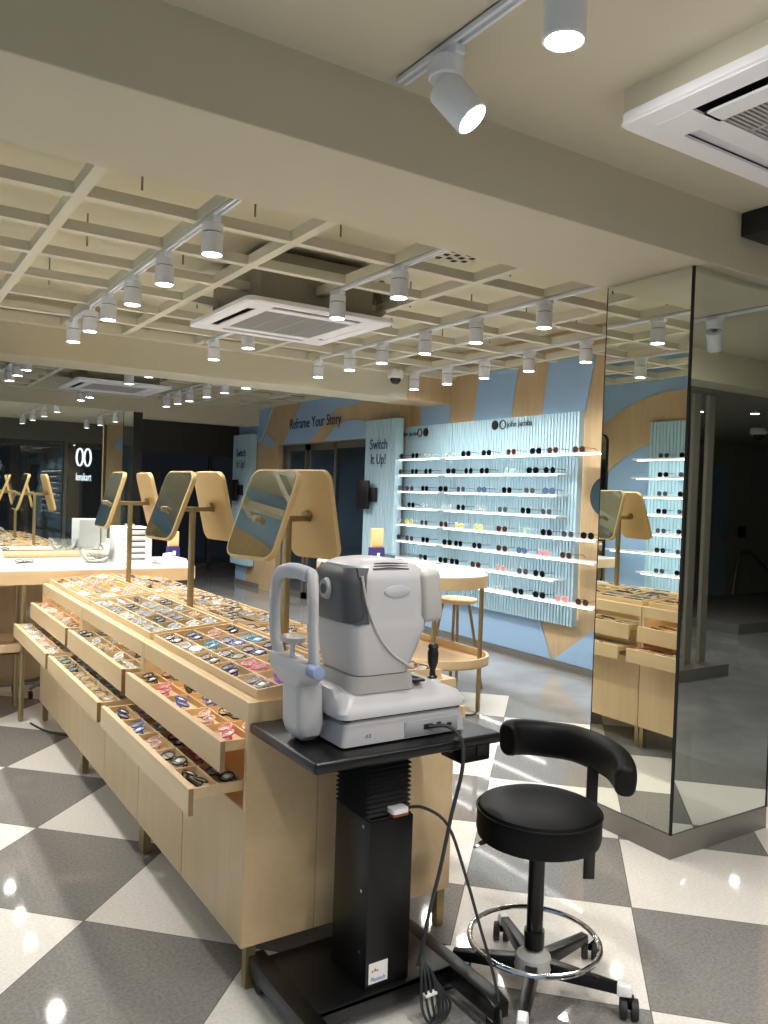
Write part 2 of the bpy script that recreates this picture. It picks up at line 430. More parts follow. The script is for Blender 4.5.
# glazed front behind the viewer with the lit sign turned to the street
struct(MB().box(-1.0, 4.15, -4.1, -4.0, 2.3, 2.7), 'trim_3', 'dark', smooth=False)
f = MB()
for x in (-1.0, 1.2, 3.35, 4.09): f.box(x, x + .06, -4.1, -4.0, 0, 2.3)
f.box(-1.0, 4.15, -4.1, -4.0, 0, .08)
wn = struct(f, 'window_2', 'dark', smooth=False)
MB().box(-1.0, 4.15, -4.055, -4.045, .08, 2.3).build('window_glass', 'glass', wn, smooth=False)
pl = MB().mat(0).box(4.15, 4.95, -4.3, -3.95, 0, 2.7)
for k in range(10):
    a0, a1 = pi * k / 10, pi * (k + 1) / 10
    pl.mat(1).prism([(4.6 + r * math.cos(a), 2.22 + r * math.sin(a)) for r, a in ((0.001, a0), (.3, a0), (.3, a1), (0.001, a1))], 'y', -3.95, -3.935)
struct(pl, 'wall_front', ['wallwood', 'blue'], smooth=False)
sg = thing('shop_sign', 'glowing white lenskart sign with linked rings seen in the wall mirror', 'sign', (3.77, -4.2, 1.5))
MB().tube([(3.69 + .062 * math.cos(a), -4.2, 2.02 + .17 * math.sin(a)) for a in [2 * pi * k / 20 for k in range(20)]], .02, 6, True).tube(
    [(3.84 + .062 * math.cos(a), -4.2, 2.02 + .17 * math.sin(a)) for a in [2 * pi * k / 20 for k in range(20)]], .02, 6, True).build('ring_logo', 'sign', sg)
o = lettering('lenskart', .22, (3.77, -4.2, 1.62), (pi / 2, 0, 0), 'sign', sg, sx=.42, ext=.01)

# mirrored partition behind the white table
pt = MB().mat(0).box(-1.0, 1.85, 6.37, 6.47, 0, 2.05)
pt = struct(pt, 'partition_wall', 'wallwood', smooth=False)
MB().box(-1.0, 1.55, 6.35, 6.37, .98, 2.05).build('mirror_panel', 'mirror', pt, smooth=False)
MB().box(1.56, 1.85, 6.35, 6.37, .0, 2.05).build('mirror_panel', 'mirror', pt, smooth=False)
MB().box(-1.0, 1.55, 6.25, 6.37, .93, .975).build('ledge', 'woodx', pt, bevel=.003)

# mirror clad pillar
pc = struct(MB().box(2.85, 3.52, 2.12, 2.56, 0, ZB), 'mirror_pillar', 'darkgap', smooth=False)
MB().box(2.84, 2.85, 2.118, 2.56, .105, ZB - .003).build('mirror_panel', 'mirror', pc, smooth=False)
MB().box(2.848, 3.515, 2.11, 2.12, .105, ZB - .003).build('mirror_panel', 'mirror', pc, smooth=False)
MB().box(2.838, 3.525, 2.108, 2.575, 0, .1).build('skirting', 'skirt', pc, bevel=.002)
MB().box(2.838, 2.848, 2.108, 2.118, .1, ZB - .003).build('corner_strip', 'darkgap', pc, smooth=False)
MB().box(2.84, 2.85, 2.56, 2.566, .1, ZB - .003).build('corner_strip', 'darkgap', pc, smooth=False)
MB().box(3.515, 3.525, 2.108, 2.12, .1, ZB - .003).build('corner_strip', 'darkgap', pc, smooth=False)
# hall seen in the pillar's mirror
struct(MB().box(5.0, 14.5, -3.45, -3.3, 0, 2.45), 'wall_hall', 'hall', smooth=False)
struct(MB().box(14.0, 14.5, -3.3, 2.6, 0, 2.69), 'wall_hall.001', 'hall', smooth=False)
struct(MB().box(3.8, 9.5, .0, .25, ZB, 2.69), 'ceiling_beam.004', 'beam', smooth=False)
struct(MB().box(5.0, 14.5, -3.3, 0.0, 2.44, 2.6), 'ceiling_hall', 'hall', smooth=False)
fn = MB()
for i, x in enumerate((5.80, 5.99, 6.19)): fn.box(x, x + .085, -.2, -.165, .1, 2.44)
fn.mat(1).box(5.5, 6.38, -.36, 0.0, 0, .1)
struct(fn, 'wall_fins', ['louver', 'skirt'], smooth=False)
struct(MB().box(8.5, 14, -3.3, -1.3, 0, .12), 'floor_step', 'skirt', smooth=False)
dd = struct(MB().box(10.7, 11.15, -3.3, -3.27, .12, 2.1), 'door_4', 'darkroom', smooth=False)
MB().cyl((11.05, -3.27, 1.0), (11.05, -3.2, 1.0), .02).build('door_handle', 'steel', dd)
hr = thing('handrail', 'thin dark handrail sloping down the grey hall wall', 'handrail', (11.6, -3.25, .1))
MB().tube([(11.3, -3.24, .1), (11.42, -3.24, .7), (11.6, -3.24, .78), (11.85, -3.24, .72), (12.7, -3.24, .12)], .02, 8, sub=4).build('rail', 'steel', hr)
sb = tag(MB().box(11.45, 11.62, -3.3, -3.27, 1.0, 1.17).build('wall_switch', 'black', bevel=.005), 'black square switch plate on the grey hall wall above the handrail', 'switch')

# ------------------------------------------------------------------ ceiling fittings
def spot_light(p, e, ang=155, r=.045, direction=None, col=(1, .965, .92)):
    l = bpy.data.lights.new('lamp_light', 'SPOT'); l.energy = e; l.spot_size = ang * D2R; l.spot_blend = 1.0; l.shadow_soft_size = r; l.color = col
    o = bpy.data.objects.new('lamp_light', l); COL.objects.link(o); o.location = p
    if direction: o.rotation_euler = Vector(direction).to_track_quat('-Z', 'Y').to_euler()
    return o

lp = thing('track_spotlight', 'x', 'spotlight', (0, 0, 0))
MB().box(-.018, .018, -.06, .06, -.03, 0).build('adapter', 'lampwhite', lp, bevel=.004)
MB().lathe([(.044, -.028), (.048, -.032), (.048, -.068), (.044, -.069)]).build('swivel_head', 'lampwhite', lp)
MB().lathe([(.043, -.069), (.043, -.073)]).build('shadow_gap', 'black', lp)
MB().lathe([(.046, -.073), (.049, -.077), (.049, -.164), (.046, -.168), (.043, -.167), (.043, -.158)]).build('lamp_body', 'lampwhite', lp)
MB().lathe([(.001, -.160), (.043, -.161)], n=20).build('lamp_lens', 'lens', lp)
first_lamp = True
EN = 25
def lamp(x, y, label, e=EN, light=True, z=ZG):
    global first_lamp
    o = lp if first_lamp else copy_tree(lp)
    first_lamp = False
    o.location = (x, y, z - .012); o['label'] = label; o['group'] = 'ceiling track spotlights'
    o.rotation_euler[2] = 0
    if light: spot_light((x, y, z - .19), e)
    return o
def track(x, y0, y1, label, z=ZG):
    t = thing('light_track', label, 'light track', (x, (y0 + y1) / 2, z))
    MB().box(x - .017, x - .007, y0, y1, z - .018, z).box(x + .007, x + .017, y0, y1, z - .018, z).box(x - .017, x + .017, y0, y1, z - .004, z + .0).build('rail', 'lampwhite', t, smooth=False)
    MB().box(x - .019, x + .019, y0 - .05, y0, z - .02, z).build('end_cap', 'white', t, bevel=.002)
    return t
track(1.31, 2.75, 6.45, 'white light track over the display counter in the lattice ceiling')
track(2.40, 2.75, 4.35, 'short white light track ending at the middle air conditioner')
track(2.40, 5.5, 6.5, 'short white light track behind the middle air conditioner')
track(3.49, 2.75, 6.5, 'white light track midway between counter and display shelves')
track(4.58, 2.75, 6.6, 'white light track closest to the display shelves')
tr0 = track(1.31, -1.5, 2.0, 'white light track on the smooth ceiling near the viewer', 2.69)
track(4.58, -.0 + .3, 2.0, 'white light track on the smooth ceiling by the hall', 2.69)
ords = ['nearest', 'second nearest', 'third nearest', 'third farthest', 'second farthest', 'farthest', 'seventh']
L1 = [3.504, 4.18, 4.767, 5.306, 5.793, 6.309]
for i, y in enumerate(L1): lamp(1.31, y, ords[i] + ' lit spotlight of the six over the display counter')
for i, y in enumerate((3.61, 4.274)): lamp(2.395, y, ('nearest', 'second nearest')[i] + ' lit spotlight on the short track before the middle air conditioner')
for i, y in enumerate((5.62, 6.31)): lamp(2.40, y, ('nearer', 'farther')[i] + ' lit spotlight behind the middle air conditioner')
for i, y in enumerate((3.648, 4.298, 4.887, 5.473, 5.984, 6.549)): lamp(3.49, y, ords[i] + ' lit spotlight on the track between counter and shelves')
for i, y in enumerate((3.0, 4.324, 4.943, 5.51, 6.043, 6.578)): lamp(4.58, y, ords[i] + ' lit spotlight on the track closest to the display shelves')
for i, y in enumerate((7.7, 8.2, 8.7, 9.2)): lamp(1.29, y, ords[i] + ' lit spotlight beyond the second beam over the white table side', e=EN * 1.5)
for i, y in enumerate((7.75, 8.45, 10.15, 10.6)): lamp(2.31, y, ords[i] + ' lit spotlight around the farthest air conditioner', e=EN * 1.5)
for i, y in enumerate((7.82, 8.4, 8.94, 9.52, 9.95, 10.4)): lamp(3.33, y, ords[i] + ' lit spotlight of the far cluster before the portal', e=EN * 1.5)
track(1.29, 7.5, 9.6, 'white light track beyond the second beam, over the white table side')
track(3.33, 7.5, 10.6, 'white light track beyond the second beam, nearest the portal')
lamp(1.322, 1.352, 'lit straight spotlight cut by the top edge of the photo', e=EN, z=2.69)
for y in (.5, -.4, -1.3): lamp(1.322, y, 'lit spotlight on the near track behind the viewer', e=EN, z=2.69)
for x in (.22, 2.40, 3.49):  # unseen tracks and lamps added behind the viewer to fill the shadows
    track(x, -3.2, .4, 'added unseen fill-light track on the ceiling behind the viewer, %s' % {.22: 'along the blue wall', 2.40: 'second from the hall', 3.49: 'closest to the hall'}[x], 2.69)
    for y in (.2, -.8, -1.8, -2.8): lamp(x, y, 'added unseen fill spotlight on a ceiling track behind the viewer', e=EN, z=2.69)
track(.22, 2.75, 6.3, 'white light track over the aisle by the blue arch wall')
for i, y in enumerate((3.3, 3.95, 4.54, 5.2, 5.9)): lamp(.22, y, ords[i] + ' lit spotlight over the aisle by the blue arch wall')
for i, (x, y) in enumerate(((6.6, -.75), (7.2, -1.0), (7.7, -.7))):
    t = thing('downlight', 'small recessed downlight in the dark hall ceiling, %s of three' % ords[i].split()[0] if i == 0 else 'small recessed downlight in the dark hall ceiling, %s' % ('middle of three', 'farthest of three')[i - 1], 'downlight', (x, y, 2.44))
    MB().lathe([(.05, 2.44), (.05, 2.434), (.04, 2.432)], (x, y, 0)).build('trim_ring', 'white', t); MB().lathe([(.001, 2.4315), (.038, 2.4315)], (x, y, 0)).build('lamp_lens', 'lens', t)
    spot_light((x, y, 2.42), 26, 150)
# tilted spotlights
def tilted(x, y, dirv, label, lit=True, e=EN):
    z = 2.69
    t = thing('track_spotlight', label, 'spotlight', (x, y, z), 'tilted track spotlights')
    MB().box(x - .018, x + .018, y - .06, y + .06, z - .04, z - .015).build('adapter', 'lampwhite', t, bevel=.004)
    c0 = Vector((x, y, z - .04))
    MB().lathe([(.047, -.036), (.05, -.04), (.05, -.085), (.046, -.09)], (x, y, z)).build('swivel_head', 'lampwhite', t)
    d = Vector(dirv).normalized(); a = Vector((x, y, z - .115)) - d * .01; b = a + d * .125
    MB().cyl(Vector((x, y, z - .085)), a + d * .02, .016, n=10).build('arm', 'steel', t)
    MB().cyl(a, b, .049, n=28).build('lamp_body', 'lampwhite', t, bevel=.003)
    MB().cyl(b, b + d * .002, .042, n=24).build('lamp_lens', 'lens' if lit else 'eye', t)
    if lit: spot_light(b + d * .03, e, direction=d)
tilted(1.318, 1.79, (.42, -.5, -.75), 'lit spotlight tilted sideways at the end of the near ceiling track')
tilted(4.56, 1.0, (.5, -.25, -.8), 'tilted spotlight seen in the mirror pillar below its track', True, EN)

dl = thing('downlight', 'downlight added to brighten the room behind the sliding doors', 'downlight', (6.3, 9.6, 2.75))  # invented lamp, added so the room shows brighter through the door glass
MB().lathe([(.05, 2.75), (.05, 2.744), (.04, 2.742)], (6.3, 9.6, 0)).build('trim_ring', 'white', dl); MB().lathe([(.001, 2.7415), (.038, 2.7415)], (6.3, 9.6, 0)).build('lamp_lens', 'lens', dl)
spot_light((6.3, 9.6, 2.72), 70, 165)
# cassette air conditioners
def air_con(x0, y0, z, label, w=.95, casing=None, cas='galv'):
    x1, y1 = x0 + w, y0 + w
    t = thing('air_conditioner', label, 'air conditioner', ((x0 + x1) / 2, (y0 + y1) / 2, z), 'ceiling cassette air conditioners')
    if casing: MB().box(*casing).build('casing', cas, t, smooth=False)
    p = MB(); ring_ = rrect(x0, x1, y0, y1, .05)
    cx, cy = (x0 + x1) / 2, (y0 + y1) / 2
    # frame with four slots: build from plates
    g = .085; s0 = .13; inn = .138     # slot from g to inn
    def plate(a, b, c_, d_): p.box(a, b, c_, d_, z, z + .008)
    plate(x0 + .012, x0 + g, y0 + .012, y1 - .012); plate(x1 - g, x1 - .012, y0 + .012, y1 - .012)
    plate(x0 + g, x1 - g, y0 + .012, y0 + g); plate(x0 + g, x1 - g, y1 - g, y1 - .012)
    for sx in (0, 1):
        for sy in (0, 1):
            a = x0 + g - .001 if sx == 0 else x1 - g - .119; b_ = y0 + g - .001 if sy == 0 else y1 - g - .119
            p.box(a, a + .12, b_, b_ + .12, z - .001, z + .006)
    plate(x0 + inn, x1 - inn, y0 + inn, y0 + inn + .075); plate(x0 + inn, x1 - inn, y1 - inn - .075, y1 - inn)
    plate(x0 + inn, x0 + inn + .07, y0 + inn, y1 - inn); plate(x1 - inn - .07, x1 - inn, y0 + inn, y1 - inn)
    p.loft([[(a, b, z + .005) for a, b in rrect(x0, x1, y0, y1, .05)], [(a, b, z + .03) for a, b in rrect(x0, x1, y0, y1, .05)],
            [(a, b, z + .03) for a, b in rrect(x0 + .02, x1 - .02, y0 + .02, y1 - .02, .04)], [(a, b, z + .002) for a, b in rrect(x0 + .02, x1 - .02, y0 + .02, y1 - .02, .04)],
            [(a, b, z + .005) for a, b in rrect(x0, x1, y0, y1, .05)]], caps=False)
    p.build('panel', 'acwhite', t)
    MB().box(x0 + .04, x1 - .04, y0 + .04, y1 - .04, z + .028, z + .04).build('inner_tray', 'black', t, smooth=False)
    gr = MB(); a = x0 + inn + .07; b = x1 - inn - .07; n = 34
    for i in range(n):
        yy = y0 + inn + .07 + (w - 2 * inn - .14) * i / n
        gr.box(a, b, yy, yy + .008, z + .004, z + .018)
    for i in range(1, 4):
        xx = a + (b - a) * i / 4; gr.box(xx - .003, xx + .003, y0 + inn + .07, y1 - inn - .07, z + .002, z + .018)
    gr.build('grille', 'acgrey', t, smooth=False)
    T = lambda c, ax, an: Matrix.Translation(c) @ Matrix.Rotation(an, 4, ax)
    for (c_, ax, an, hx, hy) in (((cx, y0 + .108, z + .014), 'X', .5, w / 2 - .205, .007), ((cx, y1 - .103, z + .024), 'X', -.2, w / 2 - .205, .024),
                                 ((x0 + .103, cy, z + .024), 'Y', .9, .007, w / 2 - .205), ((x1 - .108, cy, z + .014), 'Y', .2, .024, w / 2 - .205)):
        MB().box(-hx, hx, -hy, hy, -.002, .002, T(Vector(c_), ax, an)).build('louver', 'acwhite', t, smooth=False)
    return t
air_con(1.87, 4.39, 2.575, 'white cassette air conditioner hanging below the lattice ceiling over the aisle', 1.03, casing=(2.0, 2.79, 4.52, 5.3, 2.615, 2.93))
air_con(1.90, 8.93, 2.575, 'white cassette air conditioner beyond the second beam, farthest away', 1.03, casing=(2.03, 2.82, 9.06, 9.85, 2.615, 2.93))
air_con(1.865, .73, 2.585, 'white cassette air conditioner on the smooth ceiling, closest to the viewer', casing=(1.88, 2.80, .745, 1.665, 2.62, 2.69), cas='paint')
pp = thing('refrigerant_pipes', 'grey insulated pipes looping beside the middle air conditioner', 'pipes', (2.9, 4.7, 2.66))
for k in range(3):
    MB().tube([(2.78, 4.6 + .09 * k, 2.66), (2.90, 4.6 + .09 * k, 2.68), (2.97, 4.62 + .09 * k, 2.78), (2.98, 4.72 + .09 * k, 2.92)], .028, 10, sub=4).build('pipe', 'galv', pp)
ct = thing('cable_tray', 'perforated metal cable tray above the lattice ceiling', 'cable tray', (3.1, 3.3, 2.85))
g = MB().mat(0).box(2.62, 3.05, 2.65, 3.9, 2.88, 2.90)
for i in range(16):
    for k in range(7): g.mat(1).box(2.66 + k * .055, 2.69 + k * .055, 2.7 + i * .075 + (k % 2) * .03, 2.73 + i * .075 + (k % 2) * .03, 2.876, 2.8795)
g.build('perforated_plate', ['grid', 'darkgap'], ct, smooth=False)
sc_ = thing('security_camera', 'small white dome camera with black eye at the second beam', 'security camera', (4.43, 6.7, 2.60))
MB().lathe([(.06, 2.72), (.075, 2.70), (.08, 2.64), (.07, 2.625)], (4.43, 6.69, 0)).build('housing', 'white', sc_)
MB().lathe([(.055, 2.626), (.052, 2.60), (.035, 2.575), (.001, 2.566)], (4.43, 6.69, 0)).build('dome', 'black', sc_)
sc2 = thing('security_camera', 'white dome camera on the dark hall ceiling seen in the mirror', 'security camera', (9.2, -1.6, 2.4))
MB().lathe([(.09, 2.44), (.1, 2.42), (.1, 2.38), (.08, 2.36)], (9.2, -1.6, 0)).build('housing', 'white', sc2)
MB().lathe([(.07, 2.362), (.06, 2.32), (.001, 2.29)], (9.2, -1.6, 0)).build('dome', 'black', sc2)
tag(MB().box(3.05, 3.3, 1.93, 2.05, 2.59, 2.69).build('junction_box', 'black', bevel=.006), 'black box fixed under the ceiling against the near beam', 'box')

# ------------------------------------------------------------------ display wall on the right
def fluted(name, y0, y1, z0, z1, xf, xb, label, pitch=.038):
    n = int(round((y1 - y0) / pitch)); st = (y1 - y0) / n; pts = []
    for i in range(n):
        a = y0 + i * st; pts += [(xf, a), (xf, a + st * .66), (xf + .016, a + st * .68), (xf + .016, a + st * .99)]
    pts += [(xb, y1), (xb, y0)]
    o = MB().prism([(p[0], p[1]) for p in pts], 'z', z0, z1).build(name, 'flute', smooth=False)
    return tag(o, label, 'wall panel')
fluted('fluted_panel', 4.87, 6.62, .40, 2.235, 5.11, 5.17, 'pale teal fluted panel with john jacobs lettering above the long shelves')
fluted('fluted_panel', 6.64, 7.5, .40, 2.235, 5.115, 5.17, 'pale teal fluted panel between the corner and the Switch It Up! board')
o = struct(MB().box(5.175, 5.19, 4.90, 4.93, .45, 2.2).box(5.175, 5.19, 4.95, 7.45, 2.15, 2.2), 'trim_4', 'halo', smooth=False)
lo = thing('brand_lettering', 'black john jacobs lettering with two discs on the nearer panel', 'sign', (5.105, 5.7, 2.17))
MB().cyl((5.10, 5.95, 2.175), (5.107, 5.95, 2.175), .045, n=20).build('disc', 'black', lo)
MB().tube([(5.104, 5.84 + .04 * math.cos(a), 2.175 + .04 * math.sin(a)) for a in [2 * pi * k / 20 for k in range(20)]], .006, 6, True).build('ring', 'black', lo)
lettering('john jacobs', .075, (5.105, 5.61, 2.172), ROT_NEGX, 'black', lo)
lo = thing('brand_lettering', 'black john jacobs lettering with two discs on the farther panel', 'sign', (5.105, 7.4, 2.15))
MB().cyl((5.10, 7.08, 2.16), (5.107, 7.08, 2.16), .045, n=20).build('disc', 'black', lo)
MB().tube([(5.104, 7.19 + .04 * math.cos(a), 2.16 + .04 * math.sin(a)) for a in [2 * pi * k / 20 for k in range(20)]], .006, 6, True).build('ring', 'black', lo)
lettering('john jacobs', .065, (5.105, 7.385, 2.155), ROT_NEGX, 'black', lo)

SZ = [1.875, 1.705, 1.525, 1.345, 1.165, .985, .80, .615]
ends = [4.35, 4.95, 4.95, 4.95, 4.5, 4.5, 4.95, 4.5]
on = ['top', 'second', 'third', 'fourth', 'fifth', 'sixth', 'seventh', 'bottom']
for i, z in enumerate(SZ):
    for k, (a, b) in enumerate(((ends[i], 6.59), (6.64, 7.44))):
        t = thing('display_shelf', 'thin white %s shelf of the %s' % (on[i], 'long section nearer the mirror pillar' if k == 0 else 'short section by the Switch It Up! board'), 'shelf', (5.05, (a + b) / 2, z - .02), 'sunglasses shelves')
        MB().box(4.97, 5.108, a, b, z - .014, z).build('board', 'laminate', t, bevel=.002)
        MB().box(4.985, 4.991, a + .04, b - .04, z - .019, z - .0145).build('led_strip', 'ledw', t, smooth=False)
def area(p, sx, sy, e, d, col=(1, 1, 1)):
    l = bpy.data.lights.new('strip_light', 'AREA'); l.shape = 'RECTANGLE'; l.size = sx; l.size_y = sy; l.energy = e; l.color = col
    o = bpy.data.objects.new('strip_light', l); COL.objects.link(o); o.location = p; o.rotation_euler = Vector(d).to_track_quat('-Z', 'Y').to_euler(); return o

# ------------------------------------------------------------------ eyewear
LC = {}
def lensmat(name, rgb, alpha):
    k = name
    if k not in LC: LC[k] = plain('lens_' + name, rgb, .08, alpha=alpha)
    return LC[k]
FC = {}
def framemat(name, rgb):
    if name not in FC: FC[name] = plain('frame_' + name, rgb, .3)
    return FC[name]
frames = {'black': (18, 18, 20), 'navy': (32, 42, 96), 'blue': (60, 96, 180), 'teal': (40, 150, 190), 'pink': (226, 120, 150), 'purple': (150, 90, 180), 'grey': (130, 132, 138),
          'clear': (226, 222, 214), 'brown': (110, 74, 50), 'red': (186, 40, 60), 'green': (70, 90, 80), 'gold': (196, 160, 100), 'rose': (214, 168, 160), 'silver': (186, 190, 192)}
def lens_shape(cx, w, h, e, n=14):
    out = []
    for k in range(n):
        a = 2 * pi * k / n; c_, s_ = math.cos(a), math.sin(a)
        out.append((cx + w * math.copysign(abs(c_) ** e, c_), h * math.copysign(abs(s_) ** e, s_)))
    return out
def eyewear_proto(color, lens, lens_alpha, folded, detail, shape=.8, lensrgb=(230, 236, 240), w=.0265, h=.021, rr=.0024):
    """front lies in local XZ plane (Z up), temples go to +Y (open) or cross behind (folded)"""
    fm = framemat(color, frames[color]); lm = lensmat(lens, lensrgb, lens_alpha)
    t = bpy.data.objects.new('eyeglasses', None); COL.objects.link(t); t.empty_display_size = .02
    fr = MB(); ns = 12 if detail else 9; tn = 5 if detail else 4
    for sx in (-1, 1):
        fr.tube([(x, 0, z) for x, z in lens_shape(sx * .034, w, h, shape, ns)], rr, tn, True)
    fr.tube([(-.009, 0, .006), (0, -.002, .009), (.009, 0, .006)], rr, tn)
    def temples():
        out = []
        for sx in (-1, 1):
            hx = sx * .064
            if folded:
                yy = .012 if sx < 0 else .018
                out.append([(sx * .059, 0, .009), (hx, .004, .009), (hx * .9, yy, .008), (-sx * .04, yy + .002, .006), (-sx * .058, yy + .003, -.004), (-sx * .062, yy + .003, -.016)])
            else:
                out.append([(sx * .059, 0, .009), (hx, .004, .009), (hx, .05, .009), (hx * .97, .1, .008), (hx * .95, .122, .0), (hx * .93, .138, -.016)])
        return out
    le = MB()
    if detail:
        fr.build('frame', fm, t)
        for p in temples(): MB().tube(p, rr * .85, 5).build('temple', fm, t)
        for sx in (-1, 1):
            MB().prism(lens_shape(sx * .034, w * .97, h * .97, shape, 12), 'y', -.0008, .0008).build('lens', lm, t)
        if folded and random.random() < .6:
            MB().box(.022, .044, -.0016, -.001, -.008, .008).build('price_tag', 'white', t, smooth=False)
    else:
        for p in temples(): fr.tube(p, rr * .9, 4)
        if lens != 'demo':
            fr.build('frame', fm, t)
            l2 = MB()
            for sx in (-1, 1): l2.prism(lens_shape(sx * .034, w * .97, h * .97, shape, 10), 'y', -.0008, .0008)
            l2.build('lenses', lm, t)
        else:
            fr.mat(1)
            for sx in (-1, 1): fr.prism(lens_shape(sx * .034, w * .97, h * .97, shape, 8), 'y', -.0008, .0008)
            ob = fr.build('eyeglasses', [fm, lm]); bpy.data.objects.remove(t); t = ob
    return t
used_proto = set()
def place(proto, loc, rot, label, cat, group, scale=1.):
    if proto.as_pointer() in used_proto: o = copy_tree(proto)
    else: o = proto; used_proto.add(proto.as_pointer())
    o.location = loc; o.rotation_euler = rot; o.scale = (scale,) * 3
    return tag(o, label, cat, group)

# sunglasses on the shelves: fronts face -X
sun = {k: eyewear_proto(*v) for k, v in {
 'black': ('black', 'black', .99, False, False, .8, (8, 8, 9), .0275, .0235),
 'blackround': ('black', 'black', .99, False, False, 1., (8, 8, 9), .025, .025),
 'grey': ('grey', 'smoke', .9, False, False, .8, (66, 74, 84), .027, .023),
 'blue': ('navy', 'bluegrey', .9, False, False, .8, (80, 104, 140), .027, .023),
 'yellow': ('clear', 'yellow', .8, False, False, .8, (216, 206, 96), .027, .022),
 'pink': ('rose', 'pink', .8, False, False, .8, (214, 150, 156), .026, .022),
 'clear': ('silver', 'clear', .3, False, False, .8, (190, 210, 206), .026, .022),
 'green': ('silver', 'palegreen', .8, False, False, .8, (140, 186, 166), .026, .022),
 'brown': ('brown', 'brown', .95, False, False, .8, (62, 44, 40), .027, .023)}.items()}
rows = [
 [(7.41, 'black'), (7.12, 'black'), (6.89, 'clear'), (6.52, 'clear'), (6.25, 'black'), (5.94, 'black'), (5.59, 'brown'), (5.27, 'black'), (5.06, 'brown'), (4.76, 'brown')],
 [(7.42, 'black'), (7.12, 'black'), (6.87, 'blackround'), (6.48, 'black'), (6.2, 'blackround'), (5.96, 'black'), (5.61, 'green'), (5.3, 'black'), (5.09, 'blackround')],
 [(7.43, 'blue'), (7.2, 'grey'), (6.92, 'black'), (6.6, 'black'), (6.31, 'grey'), (5.99, 'blue'), (5.63, 'black'), (5.33, 'grey'), (5.09, 'blue')],
 [(7.16, 'black'), (6.91, 'clear'), (6.53, 'clear'), (6.3, 'blackround'), (6.0, 'clear'), (5.68, 'grey'), (5.37, 'black'), (5.11, 'grey')],
 [(7.42, 'clear'), (7.19, 'yellow'), (6.91, 'grey'), (6.57, 'brown'), (6.32, 'yellow'), (6.02, 'yellow'), (5.68, 'brown'), (5.37, 'green'), (5.1, 'black'), (4.85, 'grey'), (4.63, 'black')],
 [(7.42, 'black'), (7.17, 'grey'), (6.88, 'black'), (6.5, 'black'), (6.32, 'black'), (6.03, 'black'), (5.67, 'brown'), (5.4, 'blue'), (5.13, 'pink'), (4.86, 'brown')],
 [(6.91, 'black'), (6.56, 'black'), (6.37, 'black'), (6.04, 'brown'), (5.68, 'pink'), (5.38, 'grey'), (5.17, 'blackround')],
 [(5.71, 'clear'), (5.43, 'black'), (5.16, 'black'), (4.89, 'pink'), (4.66, 'brown')]]
num = ['first', 'second', 'third', 'fourth', 'fifth', 'sixth', 'seventh', 'eighth', 'ninth', 'tenth', 'eleventh']
nm = {'black': 'black', 'blackround': 'round black', 'grey': 'smoke grey', 'blue': 'blue grey', 'yellow': 'yellow lensed', 'pink': 'pink lensed', 'clear': 'clear lensed', 'green': 'pale green lensed', 'brown': 'dark brown'}
for i, row in enumerate(rows):
    for k, (y, c_) in enumerate(row):
        o = place(sun[c_], (5.0, y, SZ[i] + .0285), (0, 0, -pi / 2 + random.uniform(-.1, .1)), '%s sunglasses, %s from the far end of the %s display shelf' % (nm[c_], num[k], on[i]), 'sunglasses', 'sunglasses on the display shelves', 1.15)
        o.rotation_euler[2] += 0
        if o.name.startswith('eyeglasses'): o.name = 'sunglasses'

# ------------------------------------------------------------------ display counters (three modules)
def tray(parent, x0, x1, y0, y1, z, nx, ny, name, h=.03, tilt=0., liner='liner', pivot=None, mat='wood'):
    g = MB(); w = .008
    T = None
    if tilt:
        px = pivot; T = Matrix.Translation((px, 0, z)) @ Matrix.Rotation(-tilt, 4, 'Y') @ Matrix.Translation((-px, 0, -z))
    B = lambda a, b, c_, d, e, f: g.box(a, b, c_, d, e, f, T)
    g.mat(1); B(x0 + w, x1 - w, y0 + w, y1 - w, z, z + .005)
    g.mat(0); B(x0, x0 + w, y0, y1, z, z + h); B(x1 - w, x1, y0, y1, z, z + h); B(x0 + w, x1 - w, y0, y0 + w, z, z + h); B(x0 + w, x1 - w, y1 - w, y1, z, z + h)
    for i in range(1, nx):
        x = x0 + (x1 - x0) * i / nx; B(x - .003, x + .003, y0 + w, y1 - w, z + .005, z + h - .004)
    for i in range(1, ny):
        y = y0 + (y1 - y0) * i / ny; B(x0 + w, x1 - w, y - .003, y + .003, z + .005, z + h - .004)
    return g.build(name, [mat, liner], parent, smooth=False), T

def cell(x0, x1, y0, y1, nx, ny, i, j): return x0 + (x1 - x0) * (i + .5) / nx, y0 + (y1 - y0) * (j + .5) / ny

